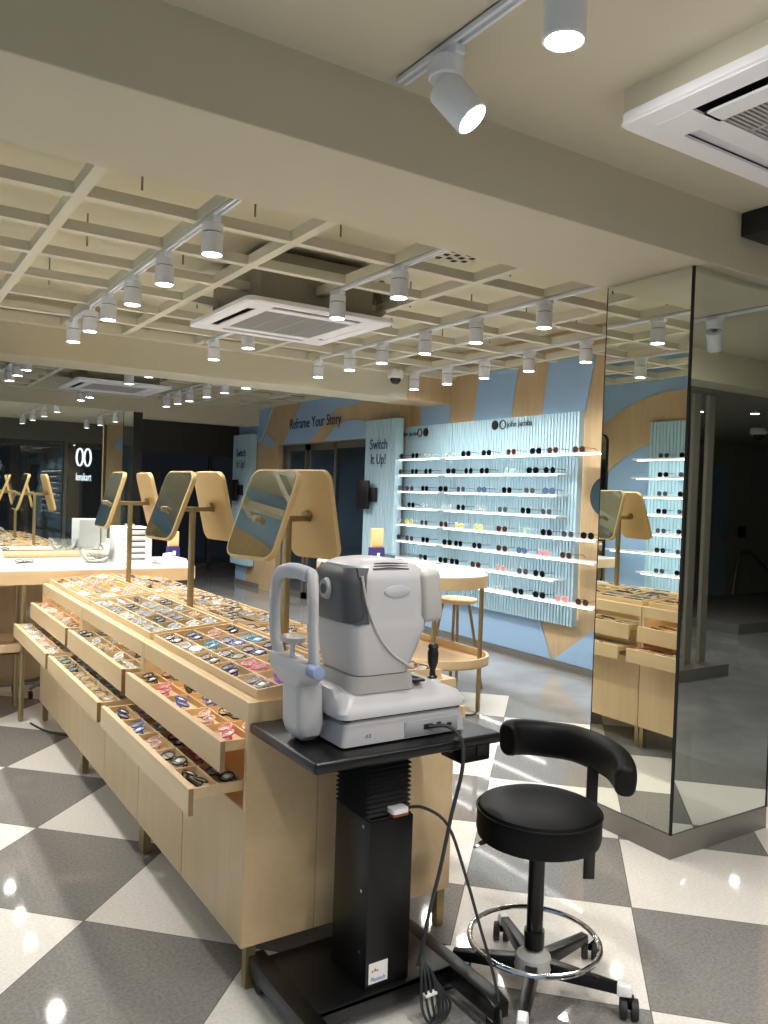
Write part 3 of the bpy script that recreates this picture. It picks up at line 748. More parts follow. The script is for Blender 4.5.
mods = [(2.16, 3.205, 'nearest'), (3.21, 4.255, 'middle'), (4.26, 5.305, 'farthest')]
XC = 1.34
slots = {}      # name -> list of (location, tilt)
for mi, (ya, yb, which) in enumerate(mods):
    t = thing('display_counter', '%s birch plywood display counter with open eyewear drawers and brass legs' % which, 'display counter', (XC, (ya + yb) / 2, 0), None)
    e = MB()
    def two(a, b, c_, d, e_, f_):
        e.box(a, b, c_, d, e_, f_); e.box(2 * XC - b, 2 * XC - a, c_, d, e_, f_)
    e.box(.9585, 1.196, ya, ya + .018, .13, .852).box(1.198, 1.7215, ya, ya + .018, .13, .852)
    e.box(.9585, 1.7215, yb - .018, yb, .13, .852)
    e.box(XC - .01, XC + .01, ya + .018, yb - .018, .13, .84)
    two(.97, XC - .01, ya + .018, yb - .018, .13, .15)        # bottom
    two(.97, XC - .01, ya + .018, yb - .018, .515, .53)       # deck under drawers
    two(.96, .978, ya + .018, yb - .018, .79, .852)                        # apron
    two(.978, 1.0, ya + .018, yb - .018, .838, .853)
    e.build('carcass', 'wood', t, smooth=False)
    for s in (0, 1):
        mx = (lambda x: x) if s == 0 else (lambda x: 2 * XC - x)
        for k in range(2):
            a = ya + .004 + k * (yb - ya) / 2; b = a + (yb - ya) / 2 - .006
            MB().box(mx(.957), mx(.975), a, b, .128, .535).build('door', 'woodz', t, bevel=.001, seg=1)
        # drawers
        for (xf, zt, zb, nm_) in ((.887, .742, .65, 'upper'), (.796, .619, .54, 'lower')):
            y0, y1 = ya + .035, yb - .03
            d = MB()
            d.box(mx(xf), mx(xf + .016), y0 - .005, y1 + .005, zb, zt)
            fr_ = d.build('drawer', 'wood', t, bevel=.0012, seg=1)
            tx0, tx1 = (xf + .016, xf + .016 + (.19 if nm_ == 'upper' else .16))
            nx = 2
            if s: tx0, tx1 = mx(tx1), mx(tx0)
            g_, _ = tray(fr_, tx0, tx1, y0 + .002, y1 - .002, zt - .034, nx, 5, 'drawer_tray', h=.03, liner='liner' if mi == 1 else 'wood')
            if s == 0: MB().box(mx(xf + .001), mx(xf + .015), y0 - .0065, y0 - .0055, zb + .001, zt - .001).build('ply_edge', 'ply', fr_, smooth=False)
            slots[(mi, s, nm_)] = [((*cell(tx0, tx1, y0, y1, nx, 5, i, j), zt - .029), 0.) for i in range(nx) for j in range(5)]
        # sloping top tray
        x0, x1 = (1.0, 1.332) if s == 0 else (2 * XC - 1.332, 2 * XC - 1.0)
        y0, y1 = ya + .03, yb - .012
        tl = -.085 if s == 0 else .085
        z0 = .846; px = x0 if s == 0 else x1
        g_, T = tray(t, x0, x1, y0, y1, z0, 4, 5, 'top_tray', h=.034, tilt=-tl if False else (-tl), liner=('liner' if mi == 1 else 'wood'), pivot=px)
        L_ = []
        for i in range(4):
            for j in range(5):
                cx_, cy_ = cell(x0, x1, y0, y1, 4, 5, i, j); p = T @ Vector((cx_, cy_, z0 + .006)); L_.append((tuple(p), tl))
        slots[(mi, s, 'top')] = L_
        # led strip under the apron
        MB().box(mx(1.0), mx(1.02), ya + .05, yb - .05, .826, .834).build('led_strip', 'led', t, smooth=False)
    for (lx, ly) in ((.975, ya + .0), (.975, yb - .03), (1.705 - .03, ya + .0), (1.705 - .03, yb - .03)):
        ly2 = ly + .002 if mi or ly != ya else ly + .002
        MB().box(lx, lx + .03, ly2, ly2 + .028, .008, .13).box(lx + .003, lx + .027, ly2 + .003, ly2 + .025, 0, .008).build('leg', 'gold', t, smooth=False)
    MB().box(XC - .012, XC + .012, ya + .01, yb - .01, .872, .886).build('ridge', 'wood', t, smooth=False)

# eyeglasses in the trays
det = {}; low = {}
spec = {'black': ('black', 1.), 'navy': ('navy', .8), 'blue': ('blue', .8), 'teal': ('teal', .75), 'pink': ('pink', .9), 'purple': ('purple', .8), 'grey': ('grey', .8), 'clear': ('clear', 1.), 'brown': ('brown', .8), 'red': ('red', .7), 'green': ('green', .8), 'rose': ('rose', 1.), 'silver': ('silver', 1.), 'gold': ('gold', 1.)}
def get(c_, d):
    st = det if d else low
    if c_ not in st: st[c_] = eyewear_proto(c_, 'demo', .16, True, d, spec[c_][1], rr=.0033 if d else .0032)
    return st[c_]
near_top = {0: ['black', 'green', 'brown', 'silver', 'grey'], 1: ['purple', 'pink', 'black', 'teal', 'black'], 2: ['green', 'navy', 'teal', 'rose', 'navy'], 3: ['clear', 'clear', 'navy', 'black', 'black']}
near_top = {0: ['grey', 'navy', 'brown', 'silver', 'black'], 1: ['purple', 'pink', 'green', 'teal', 'navy'], 2: ['grey', 'black', 'navy', 'blue', 'rose'], 3: ['clear', 'clear', 'navy', 'teal', 'black']}
up1 = {0: ['pink', 'rose', 'blue', 'pink', 'black'], 1: ['rose', 'black', 'blue', 'black', 'brown']}
lo1 = {0: ['black', 'black', 'rose', 'blue', 'navy'], 1: ['black', 'red', 'black', 'grey', 'purple']}
pal = [['pink', 'clear', 'navy', 'black', 'rose'], ['silver', 'clear', 'grey', 'silver', 'green', 'gold', 'black'], ['rose', 'silver', 'gold', 'clear', 'grey', 'brown', 'rose', 'silver']]
jn = ['first', 'second', 'third', 'fourth', 'fifth']
modn = ['nearest', 'middle', 'farthest']
colrow = {'top': ['aisle edge', 'second', 'third', 'ridge side'], 'upper': ['outer', 'inner'], 'lower': ['outer', 'inner']}
for (mi, s, kind), L_ in slots.items():
    if s == 1 and kind != 'top' and mi == 2: continue
    for q, (p, tl) in enumerate(L_):
        i, j = divmod(q, 5)
        if s == 1 and kind == 'top': i2 = 3 - i
        else: i2 = i if s == 0 else (len(colrow[kind]) - 1 - i)
        if mi == 0 and s == 0:
            c_ = {'top': near_top, 'upper': up1, 'lower': lo1}[kind][i][j]
        else: c_ = random.choice(pal[mi] if s == 0 else ['black', 'gold', 'brown', 'grey', 'silver', 'red' if mi == 0 else 'black'])
        d = (mi == 0 and s == 0)
        if mi and kind == 'lower' and s == 1: continue
        pr = get(c_, d)
        z = p[2] + .022
        ax = random.uniform(-.35, .35)
        # lie on folded temples, lenses up; width along Y
        rot = Euler((-pi / 2 + .35, 0, 0)).to_matrix().to_4x4()
        R_ = Matrix.Rotation(-pi / 2 + ax + (pi if random.random() < .12 else 0), 4, 'Z') @ rot
        kn = {'top': 'top tray', 'upper': 'upper drawer', 'lower': 'lower drawer'}[kind]
        side = 'drawer' if s == 0 else 'portal'
        lab = '%s eyeglasses, %s from near end, %s row, %s counter %s, %s side' % (c_, jn[j], colrow[kind][i2], modn[mi], kn, side)
        o = place(pr, (p[0] + random.uniform(-.005, .005), p[1] + random.uniform(-.012, .012), z), R_.to_euler(), lab, 'eyeglasses', 'eyeglasses in the counter trays', .98 if d else .98)

# countertop mirrors: post, cross bar, two tilted double sided heads
def counter_mirror(yc, label, yaw_=0., aL=.3, aR=.2):
    zt = 1.378
    t = thing('countertop_mirror', label, 'mirror', (XC, yc, .88))
    MB().box(XC - .012, XC + .012, yc - .012, yc + .012, .887, zt).build('post', 'gold', t, bevel=.002)
    MB().box(XC - .16, XC + .17, yc - .009, yc + .009, zt - .018, zt + .004).build('cross_bar', 'gold', t, bevel=.002)
    for sx in (-1, 1):
        # head: rounded slab, lower edge swung outward from the post
        W, Hh, th = (.14 if yaw_ < .2 else .13), .17, .011
        ang = aL if sx < 0 else -aR
        cen = Vector((XC + sx * .115, yc, zt + .01))
        nrm_rot = Matrix.Translation(cen) @ Matrix.Rotation(0, 4, 'Z') @ Matrix.Rotation(ang, 4, 'Y')
        rp = rrect(-W, W, -Hh, Hh, .045, 8)
        rp2 = rrect(-W + .008, W - .008, -Hh + .008, Hh - .008, .039, 8)
        sg_ = sx
        hd = MB().loft([[nrm_rot @ Vector((-th, a, b)) for a, b in rp], [nrm_rot @ Vector((th, a, b)) for a, b in rp]])
        o = hd.build('mirror_head', 'goldrim', t, bevel=.003)
        MB().loft([[nrm_rot @ Vector((sg_ * th, a, b)) for a, b in rp2], [nrm_rot @ Vector((sg_ * (th + .0015), a, b)) for a, b in rp2]]).build('mirror_glass', 'mirror', o, smooth=False)
        MB().cyl(nrm_rot @ Vector((-sx * (th + .02), 0, 0)), nrm_rot @ Vector((-sx * th, 0, 0)), .02, n=12).build('hinge', 'gold', t)
    t.rotation_euler[2] = yaw_
    if yaw_ > .2: t.location.x -= .018
    return t
counter_mirror(2.68, 'largest twin-head gold mirror on a post, beside the white eye machine', .27, .38, .22)
counter_mirror(3.74, 'twin-head gold mirror on a post on the middle counter', .14, .36, .24)
counter_mirror(4.80, 'twin-head gold mirror on a post on the farthest counter, before the white table', .0, .30, .25)

# ------------------------------------------------------------------ white topped tables
def table(name, x0, x1, y0, y1, r, legs, shelf, label, mat='woodx'):
    t = thing(name, label, 'table', ((x0 + x1) / 2, (y0 + y1) / 2, 0))
    MB().prism(rrect(x0, x1, y0, y1, r, 12), 'z', .845, .925).build('rim', mat, t)
    MB().prism(rrect(x0 + .003, x1 - .003, y0 + .003, y1 - .003, r, 12), 'z', .925, .932).build('table_top', 'laminate', t)
    for (lx, ly) in legs:
        MB().cyl((lx, ly, .01), (lx, ly, .85), .016, n=12).cyl((lx, ly, 0), (lx, ly, .01), .013, n=12).build('leg', 'gold', t)
    if shelf:
        sx0, sx1, sy0, sy1, sr, sz = shelf
        g = MB().mat(0).prism(rrect(sx0, sx1, sy0, sy1, sr, 10), 'z', sz, sz + .012)
        o = rrect(sx0, sx1, sy0, sy1, sr, 10); i_ = rrect(sx0 + .02, sx1 - .02, sy0 + .02, sy1 - .02, sr - .02, 10)
        n = len(o); vs = [(*p, sz) for p in o] + [(*p, sz + .06) for p in o] + [(*p, sz + .06) for p in i_] + [(*p, sz + .012) for p in i_]
        fs = []
        for k in range(n):
            j = (k + 1) % n
            for L_ in range(3): fs.append((L_ * n + k, L_ * n + j, (L_ + 1) * n + j, (L_ + 1) * n + k))
        g.add(vs, fs); g.build('lower_shelf', mat, t)
    return t
table('white_table', -.6, 1.98, 5.325, 6.235, .14, [(.858, 5.345), (.875, 5.68), (1.85, 6.1), (-.4, 5.4), (-.4, 6.1), (1.86, 5.75)], (-.5, 1.3, 5.335, 5.75, .1, .42), 'long white-topped table with birch rim beyond the counters')
table('white_table', 3.06, 3.84, 4.25, 5.95, .385, [(3.6, 4.27), (3.2, 4.27), (3.2, 5.85), (3.62, 5.85)], (3.08, 3.75, 4.14, 5.7, .33, .33), 'round-ended white-topped table near the sunglasses shelves', 'wood')
# bar stools
def stool(cx, cy, label, rot=0.):
    t = thing('bar_stool', label, 'stool', (cx, cy, 0), 'wooden bar stools')
    MB().lathe([(.001, .655), (.13, .655), (.16, .665), (.165, .68), (.16, .69), (.001, .69)], (cx, cy, 0), 32).build('seat', 'wood', t)
    for k in range(4):
        a = rot + pi / 4 + k * pi / 2
        MB().cyl((cx + .10 * math.cos(a), cy + .10 * math.sin(a), .658), (cx + .22 * math.cos(a), cy + .22 * math.sin(a), 0), .012, n=10).build('leg', 'gold', t)
    q = [(cx + .185 * math.cos(rot + pi / 4 + k * pi / 2), cy + .185 * math.sin(rot + pi / 4 + k * pi / 2), .2) for k in range(4)]
    g = MB()
    for k in range(4): g.cyl(q[k], q[(k + 1) % 4], .008, n=8)
    g.build('foot_rail', 'gold', t)
stool(3.9, 4.93, 'birch bar stool with brass legs tucked by the round-ended table', .0)
stool(3.95, 5.75, 'farther birch bar stool on the shelf side of the round-ended table', .3)
sw = thing('office_stool', 'small white stool with castors under the long white table', 'stool', (1.12, 6.05, 0))
MB().lathe([(.001, .55), (.15, .55), (.16, .57), (.16, .6), (.14, .62), (.001, .62)], (1.12, 6.03, 0)).build('seat', 'white', sw)
MB().cyl((1.12, 6.03, .1), (1.12, 6.03, .55), .02).build('column', 'chrome', sw)
g = MB()
for k in range(5):
    a = k * 2 * pi / 5 + .3; g.cyl((1.12, 6.03, .1), (1.12 + .2 * math.cos(a), 6.03 + .2 * math.sin(a), .07), .016, .011)
g.build('star_base', 'skirt', sw)
for k in range(5):
    a = k * 2 * pi / 5 + .3; x, y = 1.12 + .2 * math.cos(a), 6.03 + .2 * math.sin(a)
    MB().cyl((x - .012, y, .028), (x + .012, y, .028), .028).build('castor', 'rubber', sw)

# things on the long table
ZT = .932
og = thing('drawer_organiser', 'white desktop organiser tower with six small drawers', 'organiser', (1.61, 5.74, ZT))
MB().box(1.50, 1.72, 5.6, 5.88, ZT, ZT + .255).build('cabinet', 'white', og, bevel=.004)
for k in range(6):
    z = ZT + .012 + k * .041
    d = MB().box(1.506, 1.714, 5.592, 5.60, z, z + .033).build('drawer', 'white', og, bevel=.002)
    MB().box(1.545, 1.67, 5.588, 5.593, z + .022, z + .031).build('slot', 'black', d, smooth=False)
bw = thing('glass_bowl', 'clear glass bowl of small metal parts on the long white table', 'bowl', (1.4, 5.82, ZT))
MB().lathe([(.001, ZT), (.07, ZT), (.10, ZT + .03), (.125, ZT + .1), (.12, ZT + .1), (.095, ZT + .033), (.066, ZT + .006), (.001, ZT + .006)], (1.4, 5.82, 0), 32).build('bowl', 'bowl', bw)
cn = MB()
for k in range(60):
    a = random.uniform(0, 2 * pi); r = random.uniform(0, .075); z = ZT + .02 + random.uniform(0, .045)
    cn.tube([(1.4 + r * math.cos(a), 5.82 + r * math.sin(a), z), (1.4 + r * math.cos(a) + random.uniform(-.025, .025), 5.82 + r * math.sin(a) + random.uniform(-.025, .025), z + random.uniform(-.01, .01))], .004, 4)
cn = cn.build('bowl_filling', 'steel'); tag(cn, 'loose small metal parts inside the glass bowl', 'parts'); cn['kind'] = 'stuff'
for k in range(3):
    tag(MB().box(1.77 - .008 * k, 1.97 - .012 * k, 5.5 + .01 * k, 5.72, ZT + .001 + .014 * k, ZT + .013 + .014 * k).build('booklet', 'white', bevel=.002), '%s white booklet of the pile beside the organiser' % ('bottom', 'middle', 'top')[k], 'booklet', 'white booklets by the organiser')
gl = MB().tube([(1.80, 5.56, ZT + .062), (1.86, 5.62, ZT + .062)], .018, 12).build('paper_roll', 'white'); tag(gl, 'white paper roll lying on the booklet pile', 'paper roll')
def pack(x, y, zb, label, s=1.):
    t = thing('display_pack', label, 'package', (x, y, zb))
    MB().prism([(x - .045 * s, zb), (x + .045 * s, zb), (x + .04 * s, zb + .11 * s), (x - .04 * s, zb + .11 * s)], 'y', y - .03, y + .03).build('lower_box', 'violet', t)
    MB().box(x - .04 * s, x + .04 * s, y - .012, y + .012, zb + .11 * s, zb + .22 * s).build('back_card', 'card', t, bevel=.004)
    MB().box(x - .012, x + .012, y - .0315, y - .0305, zb + .045 * s, zb + .08 * s).build('printed_mark', 'white', t, smooth=False)
pack(1.93, 5.78, ZT, 'violet and yellow eyewear pack standing at the end of the long table')
pack(3.26, 5.1, ZT, 'violet and yellow eyewear pack standing on the round-ended table', 1.3)
b2 = thing('box_stack', 'white box pair at the outer part of the long table', 'box', (.7, 5.85, ZT))
MB().box(.55, .80, 5.75, 6.0, ZT, ZT + .05).build('lower_box', 'white', b2, bevel=.004); MB().box(.55, .79, 5.76, 5.99, ZT + .055, ZT + .10).build('upper_box', 'white', b2, bevel=.004)
gp = get('black', False)
place(gp, (.93, 5.8, ZT + .02), (-1.2, 0, .3), 'black eyeglasses lying on the long white table', 'eyeglasses', None)
tag(MB().box(1.56, 1.66, 6.26, 6.34, .976, 1.02).build('booklet', 'white', bevel=.002), 'small white box on the ledge under the wall mirror', 'box')
# things on the round-ended table
ot = thing('clear_organiser', 'clear acrylic tray on the round-ended table', 'tray', (3.45, 5.0, ZT))
MB().box(3.36, 3.62, 5.0, 5.2, ZT + .001, ZT + .007).box(3.36, 3.62, 5.0, 5.005, ZT, ZT + .09).box(3.36, 3.62, 5.195, 5.2, ZT, ZT + .09).box(3.36, 3.365, 5.0, 5.2, ZT, ZT + .09).box(3.615, 3.62, 5.0, 5.2, ZT, ZT + .09).build('tray', 'bowl', ot, smooth=False)
for k in range(2):
    tag(MB().box(3.42, 3.68, 4.68, 4.9, ZT + .001 + .014 * k, ZT + .013 + .014 * k).build('booklet', 'white', bevel=.002), '%s white booklet on the round-ended table' % ('lower', 'upper')[k], 'booklet', 'white booklets on the round-ended table')
tag(MB().tube([(3.42, 4.78, ZT + .045), (3.53, 4.74, ZT + .045)], .017, 12).build('paper_roll', 'white'), 'small white roll lying on the booklets of the round-ended table', 'paper roll')

# display on the left wall, seen only in mirrors
fluted2 = MB()
n = 46; st = (5.35 - 3.5) / n; pts = []
for i in range(n):
    a = 3.5 + i * st; pts += [(-.93, a + st * .12), (-.93, a + st * .72), (-.939, a + st * .82), (-.939, a + st * 1.02)]
pts += [(-.98, 5.35), (-.98, 3.5)]
fluted2.prism(pts, 'z', .55, 2.285)
tag(fluted2.build('fluted_panel', 'flute', smooth=False), 'pale teal fluted panel seen in the mirror pillar', 'wall panel')
for i, (z, ye) in enumerate(((1.92, 5.45), (1.735, 5.45), (1.55, 5.75), (1.38, 5.35), (1.19, 5.35), (1.0, 5.75), (.80, 5.35))):
    t = thing('display_shelf', 'thin white shelf reflected in the mirror pillar, %s from the top' % num[i], 'shelf', (-.86, 4.6, z - .02), 'reflected sunglasses shelves')
    MB().box(-.93, -.80, 3.5, ye, z - .018, z).build('board', 'laminate', t, bevel=.002)
    MB().box(-.84, -.82, 3.6, ye - .05, z - .0235, z - .0185).build('led_strip', 'ledw', t, smooth=False)
    for k in range(3):
        place(sun['black' if (i + k) % 2 else 'grey'], (-.84, 4.62 + .24 * k, z + .0245), (0, 0, pi / 2), '%s sunglasses on the %s reflected shelf, %s along' % ('black' if (i + k) % 2 else 'smoke grey', num[i], num[k]), 'sunglasses', 'sunglasses on the reflected shelves')
tm = thing('wall_mirror', 'tall dark rounded wall mirror reflected in the mirror pillar', 'mirror', (-.98, 6.1, .6))
MB().prism(rrect(5.92, 6.3, .6, 2.2, .08), 'x', -.99, -.965).build('frame', 'black', tm); MB().prism(rrect(5.935, 6.285, .615, 2.185, .07), 'x', -.965, -.962).build('mirror_glass', 'mirror', tm, smooth=False)
om = thing('wall_mirror', 'round mirror on the wood strip beside the sunglasses shelves', 'mirror', (5.17, 4.66, 1.52))
a_ = [(4.60 + .17 * math.cos(2 * pi * k / 40), 1.52 + .17 * math.sin(2 * pi * k / 40)) for k in range(40)]
MB().prism(a_, 'x', 5.16, 5.19).build('frame', 'goldrim', om); a_ = [(4.60 + .163 * math.cos(2 * pi * k / 40), 1.52 + .163 * math.sin(2 * pi * k / 40)) for k in range(40)]
MB().prism(a_, 'x', 5.157, 5.16).build('mirror_glass', 'mirror', om, smooth=False)

# ------------------------------------------------------------------ instrument stand
TS = .80
st_ = thing('instrument_stand', 'black motorised instrument stand with rubber bellows and flat base', 'stand', (1.26, 1.94, 0))
MB().box(.955, 1.56, 1.74, 2.145, TS - .03, TS).build('table_top', 'blackmetal', st_, bevel=.008, seg=3)
MB().box(1.19, 1.335, 1.845, 2.035, .09, .57).build('column', 'blackmetal', st_, bevel=.004)
bl = MB(); rings = []
n = 15
for k in range(n + 1):
    z = .57 + (TS - .03 - .57) * k / n
    for dz, gI in ((0, .0), (.5, .01)):
        if k == n and dz: continue
        rings.append([(x, y, z + dz * (TS - .03 - .57) / n) for x, y in rrect(1.195 - gI, 1.33 + gI, 1.87 - gI, 2.03 + gI, .012, 2)])
bl.loft(rings); bl.build('bellows', 'rubber', st_)
MB().box(1.195, 1.33, 1.85, 1.88, .57, .574).build('column_cap', 'blackmetal', st_, smooth=False)
MB().box(1.03, 1.48, 1.83, 2.14, .082, .10).build('base_plate', 'blackmetal', st_, bevel=.004)
for x in (.985, 1.472):
    MB().prism([(1.63 if x > 1.2 else 1.68, .045), (1.63 if x > 1.2 else 1.68, .088), (1.67 if x > 1.2 else 1.74, .1), (2.18, .1), (2.18, .045)], 'x', x, x + .055).build('foot_beam', 'blackmetal', st_, bevel=.005)
MB().box(1.03, 1.48, 1.83, 1.85, .045, .098).build('front_rail', 'blackmetal', st_, bevel=.003)
for (x, y) in ((1.012, 1.76), (1.012, 2.13), (1.5, 1.66), (1.5, 2.13)):
    c_ = MB().cyl((x - .012, y, .022), (x + .012, y, .022), .022, n=18).build('castor', 'rubber', st_)
    MB().box(x - .016, x + .016, y - .012, y + .012, .03, .046).build('castor_fork', 'chrome', c_, bevel=.002)
for z in (.55, .37, .2):
    MB().cyl((1.189, 1.875, z), (1.186, 1.875, z), .005, n=10).build('screw', 'chrome', st_)
    
MB().box(1.488, 1.598, 1.83, 1.93, .69, .768).build('power_box', 'blackmetal', st_, bevel=.005)
MB().box(1.545, 1.58, 1.826, 1.831, .705, .745).build('rocker_switch', 'black', st_, bevel=.002)
MB().cyl((1.475, 1.85, .735), (1.455, 1.85, .735), .01, n=12).build('power_plug', 'chrome', st_)
stk = thing('sticker', 'small white Plantech sticker low on the black column', 'sticker', (1.22, 1.844, .14))
MB().box(1.2, 1.262, 1.843, 1.8447, .118, .175).build('paper', 'white', stk, smooth=False)
M['plblue'] = plain('sticker_blue', (40, 120, 180), .6); M['plred'] = plain('sticker_red', (180, 90, 70), .6)
lettering('Plantech', .0165, (1.231, 1.8425, .129), ROT_NEGY, 'plblue', stk, sx=.85, ext=.0003)
MB().cyl((1.22, 1.8429, .155), (1.22, 1.8425, .155), .004, n=10).cyl((1.212, 1.8429, .152), (1.212, 1.8425, .152), .003, n=10).cyl((1.228, 1.8429, .152), (1.228, 1.8425, .152), .003, n=10).build('emblem', 'plred', stk)
cl = thing('white_button_box', 'small white button box on the black column ledge', 'button', (1.29, 1.86, .58))
MB().box(1.258, 1.308, 1.832, 1.868, .575, .583).build('base', plain('orange_base', (150, 70, 50), .5), cl, bevel=.002)
MB().prism(rrect(1.256, 1.31, 1.83, 1.87, .01), 'z', .583, .597).build('shell', 'white', cl, bevel=.002)

# ------------------------------------------------------------------ autorefractor
Zm = TS
mc = thing('eye_test_machine', 'grey-white eye examination machine with chin rest on the black stand', 'eye machine', (1.27, 1.93, Zm))
def bodyprism(name, poly, y0, y1, mat, bev=.012, seg=3, label=None):
    return MB().prism(poly, 'y', y0, y1).build(name, mat, mc, bevel=bev, seg=seg, label=label)
YN, YF = 1.80, 2.04
MB().loft([[(a, b, Zm + .006) for a, b in rrect(1.066, 1.475, YN, YF, .012)], [(a, b, Zm + .06) for a, b in rrect(1.075, 1.468, YN + .004, YF - .004, .016)],
           [(a, b, Zm + .070) for a, b in rrect(1.085, 1.46, YN + .012, YF - .012, .016)]]).build('base_housing', 'machine', mc)
MB().box(1.10, 1.12, 1.83, 1.85, Zm, Zm + .008).box(1.43, 1.45, 1.83, 1.85, Zm, Zm + .008).box(1.10, 1.12, 1.99, 2.01, Zm, Zm + .008).box(1.43, 1.45, 1.99, 2.01, Zm, Zm + .008).build('rubber_feet', 'black', mc, smooth=False)
pg = MB().box(1.262, 1.445, YN - .0015, YN + .01, Zm + .008, Zm + .05).build('port_panel', 'machinegrey', mc, bevel=.002)
for (x, w, h) in ((1.325, .03, .014), (1.37, .014, .015), (1.405, .016, .009)):
    MB().box(x, x + w, YN - .004, YN - .001, Zm + .024, Zm + .024 + h).build('port', 'black', pg, bevel=.001)
g = MB()
for x in (1.17,): g.cyl((x, YN - .0005, Zm + .03), (x, YN - .0015, Zm + .03), .004, n=10)
lettering('/12', .014, (1.145, YN + .0005, Zm + .028), ROT_NEGY, 'navy', mc, name='emblem', ext=.0004)
MB().box(1.08, 1.46, YN + .012, YF - .012, Zm + .068, Zm + .078).build('shadow_gap', 'black', mc, smooth=False)
# moving slab
sl = MB().loft([[(a, b, Zm + .078) for a, b in rrect(1.06, 1.478, YN - .004, YF + .004, .03)],
                [(a, b, Zm + .092) for a, b in rrect(1.058, 1.48, YN - .004, YF + .004, .03)],
                [(a, b, Zm + .115) for a, b in rrect(1.066, 1.465, YN + .008, YF - .008, .035)],
                [(a, b, Zm + .142) for a, b in rrect(1.075, 1.40, YN + .04, YF - .03, .05)],
                [(a, b, Zm + .150) for a, b in rrect(1.09, 1.37, YN + .055, YF - .05, .05)]])
sl.build('sliding_platform', 'machine', mc)
# neck
MB().loft([[(a, b, Zm + .135) for a, b in rrect(1.098, 1.33, YN + .025, YF - .025, .04)], [(a, b, Zm + .185) for a, b in rrect(1.10, 1.30, YN + .012, YF - .012, .04)]]).build('neck', 'machine2', mc)
# head body: sections along z
def sec(z, x0, x1, y0, y1, r): return [(a, b, z) for a, b in rrect(x0, x1, y0, y1, r, 5)]
hb = MB().loft([sec(.988, 1.108, 1.285, 1.808, 2.02, .035), sec(1.01, 1.104, 1.29, 1.802, 2.025, .035), sec(1.06, 1.096, 1.312, 1.80, 2.03, .035), sec(1.10, 1.089, 1.333, 1.80, 2.03, .035),
                sec(1.125, 1.086, 1.338, 1.80, 2.03, .04), sec(1.14, 1.095, 1.338, 1.80, 2.03, .06), sec(1.20, 1.09, 1.34, 1.80, 2.03, .06), sec(1.24, 1.09, 1.338, 1.802, 2.028, .06), sec(1.262, 1.092, 1.333, 1.806, 2.024, .06),
                sec(1.279, 1.096, 1.318, 1.82, 2.01, .05), sec(1.291, 1.116, 1.28, 1.84, 1.99, .05), sec(1.297, 1.15, 1.23, 1.87, 1.96, .04)])
hb.build('head_shell', 'machine', mc)
# dark visor: proud shell at the patient side, lower edge scalloped
vs = MB()
vr = []
for z, xf, xb_n in ((1.128, 1.080, 1.092), (1.140, 1.077, 1.112), (1.165, 1.072, 1.118), (1.20, 1.067, 1.108), (1.235, 1.067, 1.106), (1.258, 1.072, 1.10), (1.274, 1.084, 1.104)):
    ins = .0 if z < 1.25 else (.006 if z < 1.27 else .018)
    y0, y1 = 1.797 + ins, 2.033 - ins
    prof = []
    r = .055
    prof.append((xb_n, y0 - .0)); 
    for k in range(7):
        a = (270 - 90 * k / 6) * D2R; prof.append((xf + r + r * math.cos(a), y0 + r + r * math.sin(a)))
    for k in range(7):
        a = (180 - 90 * k / 6) * D2R; prof.append((xf + r + r * math.cos(a), y1 - r + r * math.sin(a)))
    prof.append((xb_n, y1)); prof.append((xb_n, y1 - .02)); prof.append((xb_n, y0 + .02))
    vr.append([(x, y, z) for x, y in prof])
vs.loft(vr); vs.build('visor', 'visor', mc)
ey = MB().cyl((1.070, 1.915, 1.212), (1.058, 1.915, 1.212), .03, .025, n=28).build('eyepiece', 'eye', mc)
MB().cyl((1.0585, 1.915, 1.212), (1.056, 1.915, 1.212), .014, n=20).build('eyepiece_hole', 'black', ey)
# raised curved ridge line, vents, oval badge on the near side
MB().tube([(1.108, 1.7985, 1.255), (1.126, 1.7985, 1.18), (1.163, 1.7985, 1.10), (1.213, 1.7985, 1.042), (1.284, 1.801, .998)], .004, 8, sub=5).build('side_ridge', 'machine2', mc)
bd = MB().cyl((1.215, 1.8005, 1.21), (1.215, 1.7975, 1.21), 1, n=36)
bd = MB(); ov = [(1.222 + .042 * math.cos(2 * pi * k / 32), 1.212 + .016 * math.sin(2 * pi * k / 32)) for k in range(32)]
bd.prism(ov, 'y', 1.7975, 1.80).build('oval_badge', 'pad', mc, bevel=.0008)
vt = MB()
for k in range(3): vt.tube([(1.15 + .006 * k, 1.812 + .008 * k, 1.272 + .006 * k), (1.205, 1.811 + .008 * k, 1.274 + .006 * k), (1.265 + .003 * k, 1.812 + .008 * k, 1.270 + .006 * k)], .0022, 6, sub=4)
vt.build('vent_slots', 'visor', mc)
# monitor housing at the operator side
T_ = Matrix.Translation((1.345, 1.92, 1.19)) @ Matrix.Rotation(-.12, 4, 'Y')
mh = MB().box(-.035, .03, -.125, .125, -.068, .075, T_); mh.build('monitor_housing', 'machine2', mc, bevel=.015, seg=4)
MB().box(.031, .033, -.1, .1, -.05, .055, T_).build('monitor_screen', 'black', mc, smooth=False)
